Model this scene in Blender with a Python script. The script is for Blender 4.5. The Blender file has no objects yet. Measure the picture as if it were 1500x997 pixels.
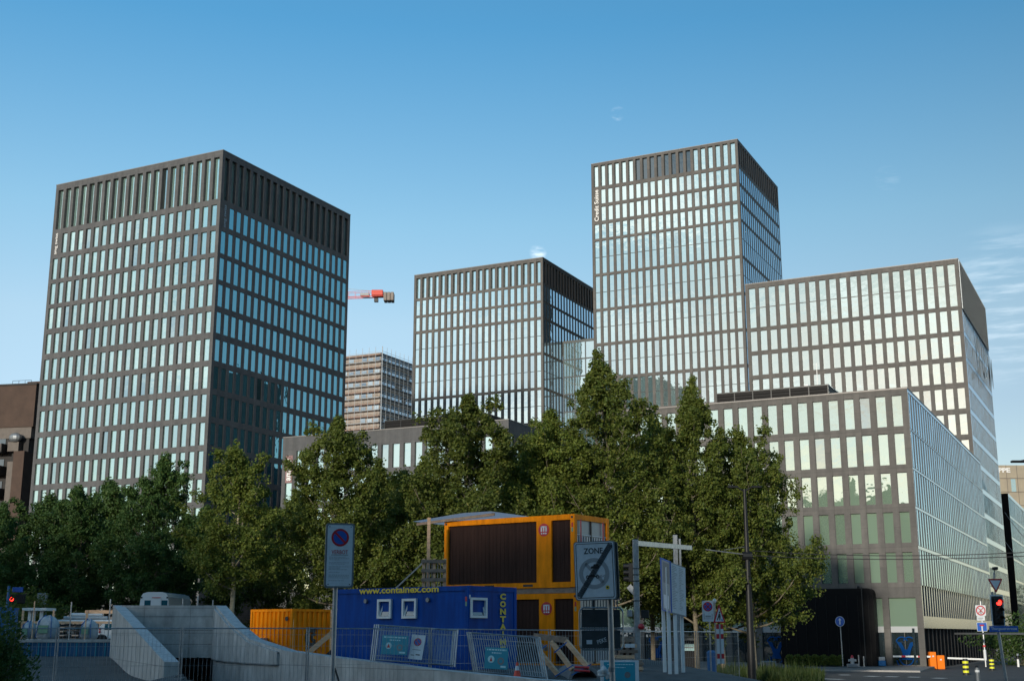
import bpy, math, random
from mathutils import Matrix, Vector
R = math.radians
random.seed(7)
C = bpy.context.scene.collection
FOC = 1850.0
TH = math.atan(428 / FOC)
EYE = 3.0
ct, st = math.cos(TH), math.sin(TH)

# ------------------------------------------------------------------ survey helpers
def P(px, py, Y):
    """ground-survey helper: the place at distance Y seen along a sight line"""
    x = (px - 750) / FOC; y = (498.5 - py) / FOC
    r = Vector((x, ct - y * st, st + y * ct))
    return Vector((0, 0, EYE)) + r * (Y / r.y)
def zat(p, py):
    t = (498.5 - py) / FOC
    return p.y * (t * ct + st) / (ct - t * st) + EYE
def along(p, d, px):
    t = (px - 750) / FOC; Z = p.z - EYE
    return (t * (p.y * ct + Z * st) - p.x) / (d.x - t * d.y * ct)
def pix(p):
    d = Vector(p) - Vector((0, 0, EYE)); dep = d.y * ct + d.z * st
    return 750 + FOC * d.x / dep, 498.5 - FOC * (-d.y * st + d.z * ct) / dep, dep

# ------------------------------------------------------------------ terrain
def sm(a, b, t):
    t = max(0, min(1, (t - a) / (b - a))); return t * t * (3 - 2 * t)
def lerp(a, b, t): return a + (b - a) * t
LW0, LW1 = (-16.35, 53.6), (-10.45, 40.0)          # left ramp wall, centre line
RW = [(-12.0, 53.2, 4.10), (-11.15, 50.2, 3.86), (-10.15, 47.6, 3.35), (-8.9, 45.0, 2.80), (-7.2, 42.4, 2.44),
      (-5.2, 39.6, 2.28), (-3.5, 37.6, 2.15), (-2.0, 36.0, 2.02), (0.8, 33.6, 1.84), (4.5, 31.5, 1.70), (9.0, 30.0, 1.55)]
def interp(tab, y):
    for a, b in zip(tab, tab[1:]):
        if (a[0] - y) * (b[0] - y) <= 0: return lerp(a[1], b[1], (y - a[0]) / (b[0] - a[0] + 1e-9))
    return tab[0][1] if abs(tab[0][0] - y) < abs(tab[-1][0] - y) else tab[-1][1]
def in_ramp(x, y):
    if y > 53.3 or y < 29: return False
    xl = LW0[0] + (LW1[0] - LW0[0]) * (53.6 - y) / 13.6
    xr = interp([(b, a) for a, b, c in RW], y)
    return xl + .12 < x < xr - .12
def h(x, y):
    if in_ramp(x, y): return lerp(1.0, -0.9, sm(34, 53, y))
    near = lerp(1.2, 1.9, sm(32, 39, y))
    near = lerp(near, 0.9, sm(60, 92, y)); near = lerp(near, 0, sm(92, 99, y))
    left = lerp(1.2, 1.5, sm(38, 46, y)); left = lerp(left, 2.05, sm(46, 54.4, y))
    if y > 55: left = lerp(2.7, 1.2, sm(68, 90, y)); left = lerp(left, 0, sm(92, 115, y))
    z = lerp(left, near, sm(-13.5, -12.2, x)) if y > 52 else lerp(left, near, sm(-13, -9, x))
    z *= 1 - sm(5, 15, x) * (1 if y < 200 else 1)
    z *= sm(-90, -30, y) if y < -30 else 1
    if x < -60: z *= 1 - sm(60, 120, -x)
    return z

# ------------------------------------------------------------------ mesh builder
class MB:
    def __init__(s): s.v = []; s.f = []; s.m = []; s.M = Matrix.Identity(4); s.mats = []
    def mi(s, mat):
        if mat not in s.mats: s.mats.append(mat)
        return s.mats.index(mat)
    def add(s, vs, fs, mat):
        b = len(s.v); k = s.mi(mat)
        s.v += [tuple(s.M @ Vector(q)) for q in vs]
        for f in fs: s.f.append(tuple(b + i for i in f)); s.m.append(k)
    def quad(s, a, b, c, d, mat): s.add([a, b, c, d], [(0, 1, 2, 3)], mat)
    def box(s, lo, hi, mat):
        x0, y0, z0 = lo; x1, y1, z1 = hi
        s.add([(x0, y0, z0), (x1, y0, z0), (x1, y1, z0), (x0, y1, z0), (x0, y0, z1), (x1, y0, z1), (x1, y1, z1), (x0, y1, z1)],
              [(0, 3, 2, 1), (4, 5, 6, 7), (0, 1, 5, 4), (1, 2, 6, 5), (2, 3, 7, 6), (3, 0, 4, 7)], mat)
    def bbox(s, lo, hi, mat, b=0.02):
        """box with chamfered edges"""
        x0, y0, z0 = lo; x1, y1, z1 = hi
        xs, ys, zs = (x0, x1), (y0, y1), (z0, z1); sg = (1, -1)
        vs = []; idx = {}
        for i in (0, 1):
            for j in (0, 1):
                for k in (0, 1):
                    for ax in range(3):
                        q = [xs[i], ys[j], zs[k]]
                        for a2, t in enumerate((i, j, k)):
                            if a2 != ax: q[a2] += b * sg[t]
                        idx[(i, j, k, ax)] = len(vs); vs.append(tuple(q))
        fs = []
        for ax in range(3):
            o = [a for a in range(3) if a != ax]
            for t in (0, 1):
                loop = []
                for (p, q) in ((0, 0), (1, 0), (1, 1), (0, 1)):
                    key = [0, 0, 0]; key[ax] = t; key[o[0]] = p; key[o[1]] = q
                    loop.append(idx[(key[0], key[1], key[2], ax)])
                fs.append(loop)
            for p in (0, 1):
                for q in (0, 1):
                    k0 = [0, 0, 0]; k0[o[0]] = p; k0[o[1]] = q; k1 = list(k0); k1[ax] = 1
                    fs.append([idx[(*k0, o[0])], idx[(*k1, o[0])], idx[(*k1, o[1])], idx[(*k0, o[1])]])
        for i in (0, 1):
            for j in (0, 1):
                for k in (0, 1): fs.append([idx[(i, j, k, 0)], idx[(i, j, k, 1)], idx[(i, j, k, 2)]])
        s.add(vs, fs, mat)
    def tube(s, a, b, r, mat, n=8, r2=None, cap=True):
        a = Vector(a); b = Vector(b); r2 = r if r2 is None else r2
        d = (b - a); L = d.length
        if L < 1e-6: return
        d /= L; u = d.orthogonal().normalized(); w = d.cross(u)
        vs = []
        for (c, rr) in ((a, r), (b, r2)):
            for i in range(n):
                t = 2 * math.pi * i / n; vs.append(tuple(c + (u * math.cos(t) + w * math.sin(t)) * rr))
        fs = [(i, (i + 1) % n, n + (i + 1) % n, n + i) for i in range(n)]
        if cap: fs += [tuple(range(n - 1, -1, -1)), tuple(range(n, 2 * n))]
        s.add(vs, fs, mat)
    def bar(s, a, b, w, hh, mat):
        """rectangular bar from a to b, w wide and hh high"""
        a = Vector(a); b = Vector(b); d = (b - a).normalized()
        up = Vector((0, 0, 1)) if abs(d.z) < .95 else Vector((0, 1, 0))
        u = d.cross(up).normalized() * w / 2; v = u.cross(d).normalized() * hh / 2
        vs = [tuple(c + e) for c in (a, b) for e in (-u - v, u - v, u + v, -u + v)]
        s.add(vs, [(0, 1, 2, 3), (7, 6, 5, 4), (0, 4, 5, 1), (1, 5, 6, 2), (2, 6, 7, 3), (3, 7, 4, 0)], mat)
    def path(s, pts, r, mat, n=6):
        for a, b in zip(pts, pts[1:]): s.tube(a, b, r, mat, n)
    def poly(s, pts, y0, y1, mat):
        """flat outline in local x,z extruded from y0 (front) to y1"""
        n = len(pts)
        vs = [(x, y0, z) for x, z in pts] + [(x, y1, z) for x, z in pts]
        s.add(vs, [tuple(range(n)), tuple(range(2 * n - 1, n - 1, -1))] + [(i, n + i, n + (i + 1) % n, (i + 1) % n) for i in range(n)], mat)
    def ring(s, cx, cz, r0, r1, y0, y1, mat, n=32, a0=0, a1=360):
        full = a1 - a0 >= 360; vs = []; fs = []
        m = n if full else n + 1
        for i in range(m):
            t = R(a0 + (a1 - a0) * i / n); c_, s_ = math.cos(t), math.sin(t)
            vs += [(cx + r0 * c_, y0, cz + r0 * s_), (cx + r1 * c_, y0, cz + r1 * s_), (cx + r1 * c_, y1, cz + r1 * s_), (cx + r0 * c_, y1, cz + r0 * s_)]
        for i in range(n):
            a = 4 * i; b = 4 * ((i + 1) % m)
            for k in range(4): fs.append((a + k, a + (k + 1) % 4, b + (k + 1) % 4, b + k))
        s.add(vs, fs, mat)
    def disc(s, cx, cz, r, y0, y1, mat, n=28, rx=None):
        rx = rx or r
        s.poly([(cx + rx * math.cos(2 * math.pi * i / n), cz + r * math.sin(2 * math.pi * i / n)) for i in range(n)], y0, y1, mat)
    def blob(s, c, r, mat, seed=0, sub=10, jag=0.15, sq=(1, 1, 1)):
        rnd = random.Random(seed); vs = []; fs = []; n = sub; m = sub + 2
        ph = [rnd.uniform(0, 6.28) for _ in range(8)]
        for i in range(n + 1):
            a = math.pi * i / n
            for j in range(m):
                b = 2 * math.pi * j / m
                d = Vector((math.sin(a) * math.cos(b), math.sin(a) * math.sin(b), math.cos(a)))
                k = 1 + jag * (math.sin(3 * d.x + ph[0]) + math.sin(5 * d.y + ph[1]) + .6 * math.sin(7 * d.z + ph[2]) + .5 * math.sin(11 * d.x * d.y + ph[3])) / 2
                vs.append((c[0] + d.x * r * k * sq[0], c[1] + d.y * r * k * sq[1], c[2] + d.z * r * k * sq[2]))
        for i in range(n):
            for j in range(m): fs.append((i * m + j, (i + 1) * m + j, (i + 1) * m + (j + 1) % m, i * m + (j + 1) % m))
        s.add(vs, fs, mat)
    def mesh(s, name, smooth=False):
        me = bpy.data.meshes.new(name); me.from_pydata(s.v, [], s.f)
        for m in s.mats: me.materials.append(m)
        me.polygons.foreach_set('material_index', s.m)
        if smooth: me.polygons.foreach_set('use_smooth', [True] * len(s.f))
        me.update(); return me
def frame(o, x, z):
    """local frame: x to the right, y away from the viewer, z up"""
    x = Vector(x).normalized(); z = Vector(z).normalized(); y = z.cross(x).normalized(); z = x.cross(y)
    M = Matrix((x, y, z)).transposed().to_4x4(); M.translation = Vector(o); return M

def tag(o, label, cat, group=None):
    o['label'] = label; o['category'] = cat
    if group: o['group'] = group
    return o
def thing(name, label, cat, loc=(0, 0, 0), rz=0, group=None):
    o = bpy.data.objects.new(name, None); C.objects.link(o); o.empty_display_size = .3
    o.location = loc; o.rotation_euler = (0, 0, rz); return tag(o, label, cat, group)
def obj(name, mb, parent=None, label=None, kind=None, smooth=False, local=False):
    me = mb.mesh(name, smooth) if isinstance(mb, MB) else mb
    o = bpy.data.objects.new(name, me); C.objects.link(o)
    if parent is not None:
        o.parent = parent
        if not local:                       # geometry was given in world space
            top = parent; L = Vector((0, 0, 0))
            while top is not None: L = L + Vector(top.location); top = top.parent
            me.transform(Matrix.Translation(-L))
    if label: o['label'] = label
    if kind: o['kind'] = kind
    return o
def struct(name, mb, smooth=False):
    o = obj(name, mb, smooth=smooth); o['kind'] = 'structure'; return o
def single(name, mb, label, cat, group=None, smooth=False):
    return tag(obj(name, mb, smooth=smooth), label, cat, group)
def text(s, mb, M, w, hgt, mat, ext=0.002, bold=0.0):
    """letters fitted into w x hgt (x right, z up) at M, centred; added to mb"""
    cu = bpy.data.curves.new('lettering', 'FONT'); cu.body = s; cu.extrude = 0.0; cu.offset = bold; cu.resolution_u = 3
    o = bpy.data.objects.new('lettering', cu); C.objects.link(o)
    dg = bpy.context.evaluated_depsgraph_get(); dg.update()
    me = bpy.data.meshes.new_from_object(o.evaluated_get(dg))
    vs = [v.co.copy() for v in me.vertices]; fs = [tuple(p.vertices) for p in me.polygons]
    bpy.data.objects.remove(o); bpy.data.curves.remove(cu); bpy.data.meshes.remove(me)
    if not vs: return
    x0 = min(v.x for v in vs); x1 = max(v.x for v in vs); y0 = min(v.y for v in vs); y1 = max(v.y for v in vs)
    old = mb.M; mb.M = M
    mb.add([((v.x - (x0 + x1) / 2) / (x1 - x0) * w, -ext, (v.y - (y0 + y1) / 2) / (y1 - y0) * hgt) for v in vs], fs, mat)
    mb.M = old

# ------------------------------------------------------------------ materials
def mat(name, col, rough=.7, metal=0, spec=.5, noise=0, nscale=3, bump=0, bscale=20, emit=None, estr=1, col2=None, stretch=None, coat=0):
    m = bpy.data.materials.new(name); m.use_nodes = True; nt = m.node_tree; N = nt.nodes; L = nt.links
    b = N['Principled BSDF']; b.inputs['Base Color'].default_value = (*col, 1); b.inputs['Roughness'].default_value = rough
    b.inputs['Metallic'].default_value = metal; b.inputs['Specular IOR Level'].default_value = spec
    if coat: b.inputs['Coat Weight'].default_value = coat
    if noise or bump:
        g = N.new('ShaderNodeNewGeometry'); src = g.outputs['Position']
        if stretch:
            mp = N.new('ShaderNodeMapping'); mp.inputs['Scale'].default_value = stretch; L.new(src, mp.inputs['Vector']); src = mp.outputs[0]
    if noise:
        n = N.new('ShaderNodeTexNoise'); n.inputs['Scale'].default_value = nscale; n.inputs['Detail'].default_value = 6; n.inputs['Roughness'].default_value = .65
        L.new(src, n.inputs['Vector'])
        mr = N.new('ShaderNodeMapRange'); mr.inputs['From Min'].default_value = .3; mr.inputs['From Max'].default_value = .7; L.new(n.outputs['Fac'], mr.inputs['Value'])
        mx = N.new('ShaderNodeMix'); mx.data_type = 'RGBA'
        c2 = col2 or tuple(min(1, c * (1 + noise)) for c in col); c1 = tuple(c * (1 - noise) for c in col) if not col2 else col
        mx.inputs[6].default_value = (*c1, 1); mx.inputs[7].default_value = (*c2, 1)
        L.new(mr.outputs[0], mx.inputs[0]); L.new(mx.outputs[2], b.inputs['Base Color'])
    if bump:
        n2 = N.new('ShaderNodeTexNoise'); n2.inputs['Scale'].default_value = bscale; n2.inputs['Detail'].default_value = 4; L.new(src, n2.inputs['Vector'])
        bp = N.new('ShaderNodeBump'); bp.inputs['Strength'].default_value = bump; bp.inputs['Distance'].default_value = .05
        L.new(n2.outputs['Fac'], bp.inputs['Height']); L.new(bp.outputs[0], b.inputs['Normal'])
    if emit:
        b.inputs['Emission Color'].default_value = (*emit, 1); b.inputs['Emission Strength'].default_value = estr
    return m
def glass(name, base, tint, refl, rough=.015, vary=.35, darkp=.04):
    """reflective coated glazing with blinds behind it"""
    m = bpy.data.materials.new(name); m.use_nodes = True; nt = m.node_tree; N = nt.nodes; L = nt.links
    b = N['Principled BSDF']; out = N['Material Output']; b.inputs['Roughness'].default_value = .5; b.inputs['Specular IOR Level'].default_value = 0
    oi = N.new('ShaderNodeObjectInfo'); g = N.new('ShaderNodeNewGeometry')
    a = N.new('ShaderNodeMath'); a.operation = 'ADD'; L.new(oi.outputs['Random'], a.inputs[0]); L.new(g.outputs['Random Per Island'], a.inputs[1])
    fr = N.new('ShaderNodeMath'); fr.operation = 'FRACT'; L.new(a.outputs[0], fr.inputs[0])
    cr = N.new('ShaderNodeValToRGB'); L.new(fr.outputs[0], cr.inputs[0])
    e = cr.color_ramp.elements; e[0].position = 0; e[0].color = (*[c * .12 for c in base], 1); e[1].position = 1; e[1].color = (*[min(1, c * (1 + vary)) for c in base], 1)
    e2 = cr.color_ramp.elements.new(darkp); e2.color = (*[c * .15 for c in base], 1); e3 = cr.color_ramp.elements.new(darkp + .01); e3.color = (*[c * (1 - vary) for c in base], 1)
    L.new(cr.outputs[0], b.inputs['Base Color'])
    gl = N.new('ShaderNodeBsdfGlossy'); gl.inputs['Roughness'].default_value = rough; gl.inputs['Color'].default_value = (*tint, 1)
    n = N.new('ShaderNodeTexNoise'); n.inputs['Scale'].default_value = .9; n.inputs['Detail'].default_value = 2; L.new(g.outputs['Position'], n.inputs['Vector'])
    bp = N.new('ShaderNodeBump'); bp.inputs['Strength'].default_value = .5; bp.inputs['Distance'].default_value = .022; L.new(n.outputs['Fac'], bp.inputs['Height']); L.new(bp.outputs[0], gl.inputs['Normal'])
    lw = N.new('ShaderNodeFresnel'); lw.inputs['IOR'].default_value = 1.5
    mr = N.new('ShaderNodeMapRange'); mr.inputs['To Min'].default_value = refl; mr.inputs['To Max'].default_value = 1; L.new(lw.outputs[0], mr.inputs['Value'])
    mx = N.new('ShaderNodeMixShader'); L.new(mr.outputs[0], mx.inputs[0]); L.new(b.outputs[0], mx.inputs[1]); L.new(gl.outputs[0], mx.inputs[2]); L.new(mx.outputs[0], out.inputs[0])
    return m
def stone(name, c1, c2, jx=2.77, jz=1.7):
    """dark stone facade panels: mottling, panel-to-panel tone, thin joints (object space)"""
    m = mat(name, c1, .75, noise=.01, nscale=2.2, col2=c2, bump=.25, bscale=14); nt = m.node_tree; N = nt.nodes; L = nt.links
    b = N['Principled BSDF']; src = b.inputs['Base Color'].links[0].from_socket
    tc = N.new('ShaderNodeTexCoord'); sp = N.new('ShaderNodeSeparateXYZ'); L.new(tc.outputs['Object'], sp.inputs[0])
    ad = N.new('ShaderNodeMath'); ad.operation = 'ADD'; L.new(sp.outputs[0], ad.inputs[0]); L.new(sp.outputs[1], ad.inputs[1])
    cb = N.new('ShaderNodeCombineXYZ'); L.new(ad.outputs[0], cb.inputs[0]); L.new(sp.outputs[2], cb.inputs[1])
    br = N.new('ShaderNodeTexBrick'); br.offset = 0; br.inputs['Scale'].default_value = 1; br.inputs['Brick Width'].default_value = jx / 2; br.inputs['Row Height'].default_value = jz
    br.inputs['Mortar Size'].default_value = .012; br.inputs['Color1'].default_value = (.86, .86, .86, 1); br.inputs['Color2'].default_value = (1.12, 1.1, 1.08, 1); br.inputs['Mortar'].default_value = (.55, .55, .55, 1)
    L.new(cb.outputs[0], br.inputs['Vector'])
    mu = N.new('ShaderNodeMix'); mu.data_type = 'RGBA'; mu.blend_type = 'MULTIPLY'; mu.inputs[0].default_value = 1
    L.new(src, mu.inputs[6]); L.new(br.outputs['Color'], mu.inputs[7])
    mp2 = N.new('ShaderNodeMapping'); mp2.inputs['Scale'].default_value = (1.6, 1.6, .10); L.new(tc.outputs['Object'], mp2.inputs['Vector']); n3 = N.new('ShaderNodeTexNoise'); n3.inputs['Scale'].default_value = 1; n3.inputs['Detail'].default_value = 5; L.new(mp2.outputs[0], n3.inputs['Vector'])
    mr3 = N.new('ShaderNodeMapRange'); mr3.inputs['From Min'].default_value = .3; mr3.inputs['From Max'].default_value = .7; mr3.inputs['To Min'].default_value = .82; mr3.inputs['To Max'].default_value = 1.15; L.new(n3.outputs['Fac'], mr3.inputs['Value'])
    sv = N.new('ShaderNodeVectorMath'); sv.operation = 'SCALE'; L.new(mu.outputs[2], sv.inputs[0]); L.new(mr3.outputs[0], sv.inputs['Scale']); L.new(sv.outputs[0], b.inputs['Base Color']); return m
def weather(m, sx=3.0, sz=.35, lo=.72, hi=1.12, joints=None):
    """run-off streaks, and board joints where wanted, on an existing material"""
    nt = m.node_tree; N = nt.nodes; L = nt.links; b = N['Principled BSDF']; g = N.new('ShaderNodeNewGeometry')
    mp2 = N.new('ShaderNodeMapping'); mp2.inputs['Scale'].default_value = (sx, sx, sz); L.new(g.outputs['Position'], mp2.inputs['Vector']); n3 = N.new('ShaderNodeTexNoise'); n3.inputs['Scale'].default_value = 1; n3.inputs['Detail'].default_value = 7; n3.inputs['Roughness'].default_value = .7; L.new(mp2.outputs[0], n3.inputs['Vector'])
    mr3 = N.new('ShaderNodeMapRange'); mr3.inputs['From Min'].default_value = .32; mr3.inputs['From Max'].default_value = .66; mr3.inputs['To Min'].default_value = lo; mr3.inputs['To Max'].default_value = hi; L.new(n3.outputs['Fac'], mr3.inputs['Value'])
    sv = N.new('ShaderNodeVectorMath'); sv.operation = 'SCALE'
    if b.inputs['Base Color'].links: L.new(b.inputs['Base Color'].links[0].from_socket, sv.inputs[0])
    else: sv.inputs[0].default_value = tuple(b.inputs['Base Color'].default_value)[:3]
    L.new(mr3.outputs[0], sv.inputs['Scale']); o = sv.outputs[0]
    if joints:
        sp = N.new('ShaderNodeSeparateXYZ'); L.new(g.outputs['Position'], sp.inputs[0]); ad = N.new('ShaderNodeMath'); ad.operation = 'SUBTRACT'; L.new(sp.outputs[0], ad.inputs[0]); L.new(sp.outputs[1], ad.inputs[1])
        cb = N.new('ShaderNodeCombineXYZ'); L.new(ad.outputs[0], cb.inputs[0]); L.new(sp.outputs[2], cb.inputs[1])
        br = N.new('ShaderNodeTexBrick'); br.offset = 0; br.inputs['Scale'].default_value = 1; br.inputs['Brick Width'].default_value = joints[0]; br.inputs['Row Height'].default_value = joints[1]; br.inputs['Mortar Size'].default_value = .012
        br.inputs['Color1'].default_value = (.93, .93, .93, 1); br.inputs['Color2'].default_value = (1.05, 1.05, 1.05, 1); br.inputs['Mortar'].default_value = (.6, .6, .6, 1); L.new(cb.outputs[0], br.inputs['Vector'])
        mu = N.new('ShaderNodeVectorMath'); mu.operation = 'MULTIPLY'; L.new(o, mu.inputs[0]); L.new(br.outputs['Color'], mu.inputs[1]); o = mu.outputs[0]
    L.new(o, b.inputs['Base Color'])
def leafmat(name, c1, c2):
    m = bpy.data.materials.new(name); m.use_nodes = True; nt = m.node_tree; N = nt.nodes; L = nt.links
    b = N['Principled BSDF']; out = N['Material Output']; b.inputs['Roughness'].default_value = .55; b.inputs['Specular IOR Level'].default_value = .35
    g = N.new('ShaderNodeNewGeometry'); oi = N.new('ShaderNodeObjectInfo')
    cr = N.new('ShaderNodeValToRGB'); L.new(g.outputs['Random Per Island'], cr.inputs[0])
    e = cr.color_ramp.elements; e[0].color = (*c1, 1); e[1].color = (*c2, 1); e3 = e.new(.95); e3.color = (*[c * 1.05 for c in c2], 1); e[2].color = (c2[0] * 1.4, c2[1] * 1.15, c2[2] * .9, 1)
    hs = N.new('ShaderNodeHueSaturation'); L.new(cr.outputs[0], hs.inputs['Color'])
    mr = N.new('ShaderNodeMapRange'); mr.inputs['To Min'].default_value = .8; mr.inputs['To Max'].default_value = 1.2; L.new(oi.outputs['Random'], mr.inputs['Value']); L.new(mr.outputs[0], hs.inputs['Value'])
    L.new(hs.outputs[0], b.inputs['Base Color'])
    tr = N.new('ShaderNodeBsdfTranslucent'); L.new(hs.outputs[0], tr.inputs['Color'])
    mx = N.new('ShaderNodeMixShader'); mx.inputs[0].default_value = .42; L.new(b.outputs[0], mx.inputs[1]); L.new(tr.outputs[0], mx.inputs[2]); L.new(mx.outputs[0], out.inputs[0])
    return m

M = dict(
    stoneA=stone('dark_stone_cladding', (.064, .067, .073), (.086, .088, .092)),
    stoneB=stone('warm_stone_cladding', (.078, .075, .073), (.102, .097, .092)),
    coping=mat('coping_metal', (.20, .19, .185), .5, .3),
    roof=mat('roof_gravel', (.12, .12, .12), .9, noise=.3, nscale=4),
    gA=glass('teal_coated_glass', (.19, .31, .29), (.82, .94, .93), .55),
    gAs=glass('sky_tinted_side_glass', (.05, .16, .18), (.32, .62, .70), .50),  # blue sky reflection worked into the colour of the side panes
    gB=glass('silver_coated_glass', (.17, .27, .28), (.88, .98, .98), .66),
    gE=glass('green_blind_glass', (.24, .34, .26), (.84, .97, 1.0), .44, vary=.15, darkp=.0),
    gdark=glass('plain_dark_glass', (.02, .03, .035), (.8, .9, 1), .12),
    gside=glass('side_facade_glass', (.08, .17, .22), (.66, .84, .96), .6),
    wframe=mat('window_frame_dark', (.03, .032, .034), .4, .5),
    fin=mat('side_fin_metal', (.06, .09, .12), .4, .2),
    finw=mat('side_band_metal', (.36, .44, .52), .24, .9),
    mesh=mat('dark_mesh_screen', (.07, .08, .085), .5, .6, noise=.3, nscale=8),
    black=mat('black_panel', (.004, .004, .005), .6, spec=.12),
    louvre=mat('black_louvre', (.008, .008, .009), .6, spec=.2),
    concrete=mat('cast_concrete', (.50, .485, .465), .8, noise=.2, nscale=1.6, bump=.15, bscale=6),
    concrete2=mat('coping_concrete', (.50, .49, .48), .75, noise=.12, nscale=5),
    asphalt=mat('asphalt', (.050, .050, .052), .85, noise=.3, nscale=1.2, bump=.3, bscale=60),
    paving=mat('paving', (.17, .165, .16), .85, noise=.15, nscale=2, bump=.2, bscale=30),
    gravel=mat('yard_gravel', (.095, .09, .085), .95, noise=.35, nscale=1.1, bump=.6, bscale=18),
    kerb=mat('kerb_granite', (.32, .31, .30), .8, noise=.15, nscale=8),
    white=mat('white_paint', (.75, .76, .76), .5, noise=.05, nscale=6),
    roadwhite=mat('road_marking_paint', (.62, .62, .60), .7, noise=.2, nscale=9),
    galv=mat('galvanised_steel', (.42, .44, .46), .42, .75, noise=.15, nscale=12),
    signgrey=mat('sign_back_aluminium', (.20, .22, .24), .5, .6),
    darkplate=mat('dark_sign_back', (.035, .045, .050), .6, noise=.25, nscale=9),
    mast=mat('mast_anthracite', (.008, .009, .011), .5, .0, spec=.3),
    signwhite=mat('sign_face_white', (.62, .66, .70), .45, noise=.06, nscale=25),
    signred=mat('sign_red', (.45, .02, .03), .4), signblue=mat('sign_blue', (.02, .10, .42), .4),
    teal=mat('poster_teal', (.02, .27, .38), .45), tealtxt=mat('poster_pale_teal', (.45, .70, .75), .5),
    blk=mat('print_black', (.015, .015, .017), .5), greyp=mat('print_grey', (.30, .32, .34), .5),
    orange=mat('container_orange', (.93, .27, .002), .5, spec=.1, noise=.10, nscale=2.5), 
    brown=mat('container_brown_siding', (.038, .019, .015), .6, spec=.1, noise=.15, nscale=3, stretch=(6, 6, .4)),
    blue=mat('container_blue', (.0004, .065, .33), .5, spec=.10, noise=.12, nscale=1.5),
    yellow=mat('yellow_print', (.75, .55, .03), .5),
    steelblue=mat('grey_shutter', (.22, .25, .28), .4, .5),
    wood=mat('sawn_timber', (.66, .42, .26), .75, noise=.25, nscale=3, stretch=(1, 1, 6)),
    wooddark=mat('weathered_timber', (.24, .18, .14), .8, noise=.3, nscale=5),
    orangebox=mat('orange_cabinet_paint', (.85, .20, .01), .35),
    bollardy=mat('bollard_yellow', (.72, .72, .03), .4), 
    bag=mat('woven_bag', (.42, .46, .48), .8, noise=.15, nscale=6, bump=.5, bscale=9), bagstrap=mat('bag_strap_blue', (.03, .12, .35), .7), baggreen=mat('bag_print_green', (.18, .33, .22), .8),
    bark=mat('plane_bark', (.10, .085, .06), .85, noise=.35, nscale=7, col2=(.19, .165, .12), bump=.5, bscale=20),
    barkpale=mat('pale_bark', (.22, .19, .13), .85, noise=.25, nscale=7, col2=(.42, .38, .28), bump=.4, bscale=20),
    leaf=leafmat('plane_leaf', (.068, .108, .016), (.145, .172, .032)),
    leafdark=leafmat('dark_leaf', (.040, .098, .022), (.092, .155, .040)),
    grass=leafmat('grass_blade', (.026, .058, .010), (.070, .095, .026)),
    brick=mat('brown_render', (.058, .036, .027), .85, noise=.2, nscale=.8),
    bdark=mat('balcony_dark_cladding', (.022, .021, .022), .8, noise=.2, nscale=2), bpale=mat('balcony_front', (.12, .105, .095), .8, noise=.15, nscale=2),  # first one: dark mottled cladding, also used on roofs and crates
    beige=mat('beige_panel', (.36, .31, .23), .8, noise=.15, nscale=.35, col2=(.27, .24, .19)),
    scafsunlit=mat('sunlit_scaffold_board', (.34, .22, .18), .8), scafnet=mat('scaffold_backing', (.28, .24, .21), .85, noise=.25, nscale=.3), scafglass=glass('scaffolded_window', (.22, .26, .28), (.8, .9, 1), .3, vary=.6, darkp=.2),
    cranered=mat('crane_red', (.55, .05, .03), .5), craneor=mat('crane_orange', (.8, .25, .05), .5), block=mat('ballast_concrete', (.22, .19, .17), .8, noise=.2, nscale=1),
    vanwhite=mat('van_white', (.75, .78, .80), .25, coat=.4), vanglass=mat('van_window', (.02, .10, .14), .08, spec=.8), rubber=mat('rubber', (.02, .02, .02), .8),
    redlamp=mat('red_lamp', (.4, .0, .0), .4, emit=(1, .03, .02), estr=3.0), lens=mat('dark_lens', (.02, .01, .01), .2),
    conered=mat('cone_orange', (.75, .06, .03), .45), ornblue=mat('blue_window_figure', (.004, .045, .17), .9, spec=.05),
    bluewrap=mat('blue_edging', (.010, .10, .22), .6, noise=.2, nscale=2), pipe=mat('grey_pipe', (.22, .22, .23), .6, noise=.15, nscale=4),
    sheet=mat('corrugated_canopy_sheet', (.62, .66, .74), .45), binblue=mat('bin_blue', (.01, .12, .32), .4), hyd=mat('hydrant_grey', (.45, .43, .42), .6),
    copper=mat('red_strap', (.5, .05, .06), .6), wire=mat('wire_black', (.02, .02, .022), .6), bulb=mat('lamp_globe', (.75, .75, .72), .3),
    pinkpanel=mat('dusky_sign_panel', (.22, .13, .13), .7), goldtrim=mat('sign_letter_grey', (.25, .22, .18), .5), lettwhite=mat('letter_white', (.68, .68, .67), .5), lettshade=mat('letter_white_shaded', (.22, .32, .40), .5),
)

weather(M['concrete'], 1.6, .45, .62, 1.10, (1.9, 1.0)); weather(M['concrete2'], 2.5, 2.5, .78, 1.05); weather(M['orange'], 4.5, .5, .68, 1.05); weather(M['blue'], 4, .4, .62, 1.12); weather(M['brown'], 4, .3, .7, 1.3); weather(M['galv'], 9, 3, .7, 1.1); weather(M['asphalt'], .35, .35, .75, 1.3); weather(M['paving'], .6, .6, .75, 1.15, None)
weather(M['signwhite'], 6, 3, .86, 1.03)
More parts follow.
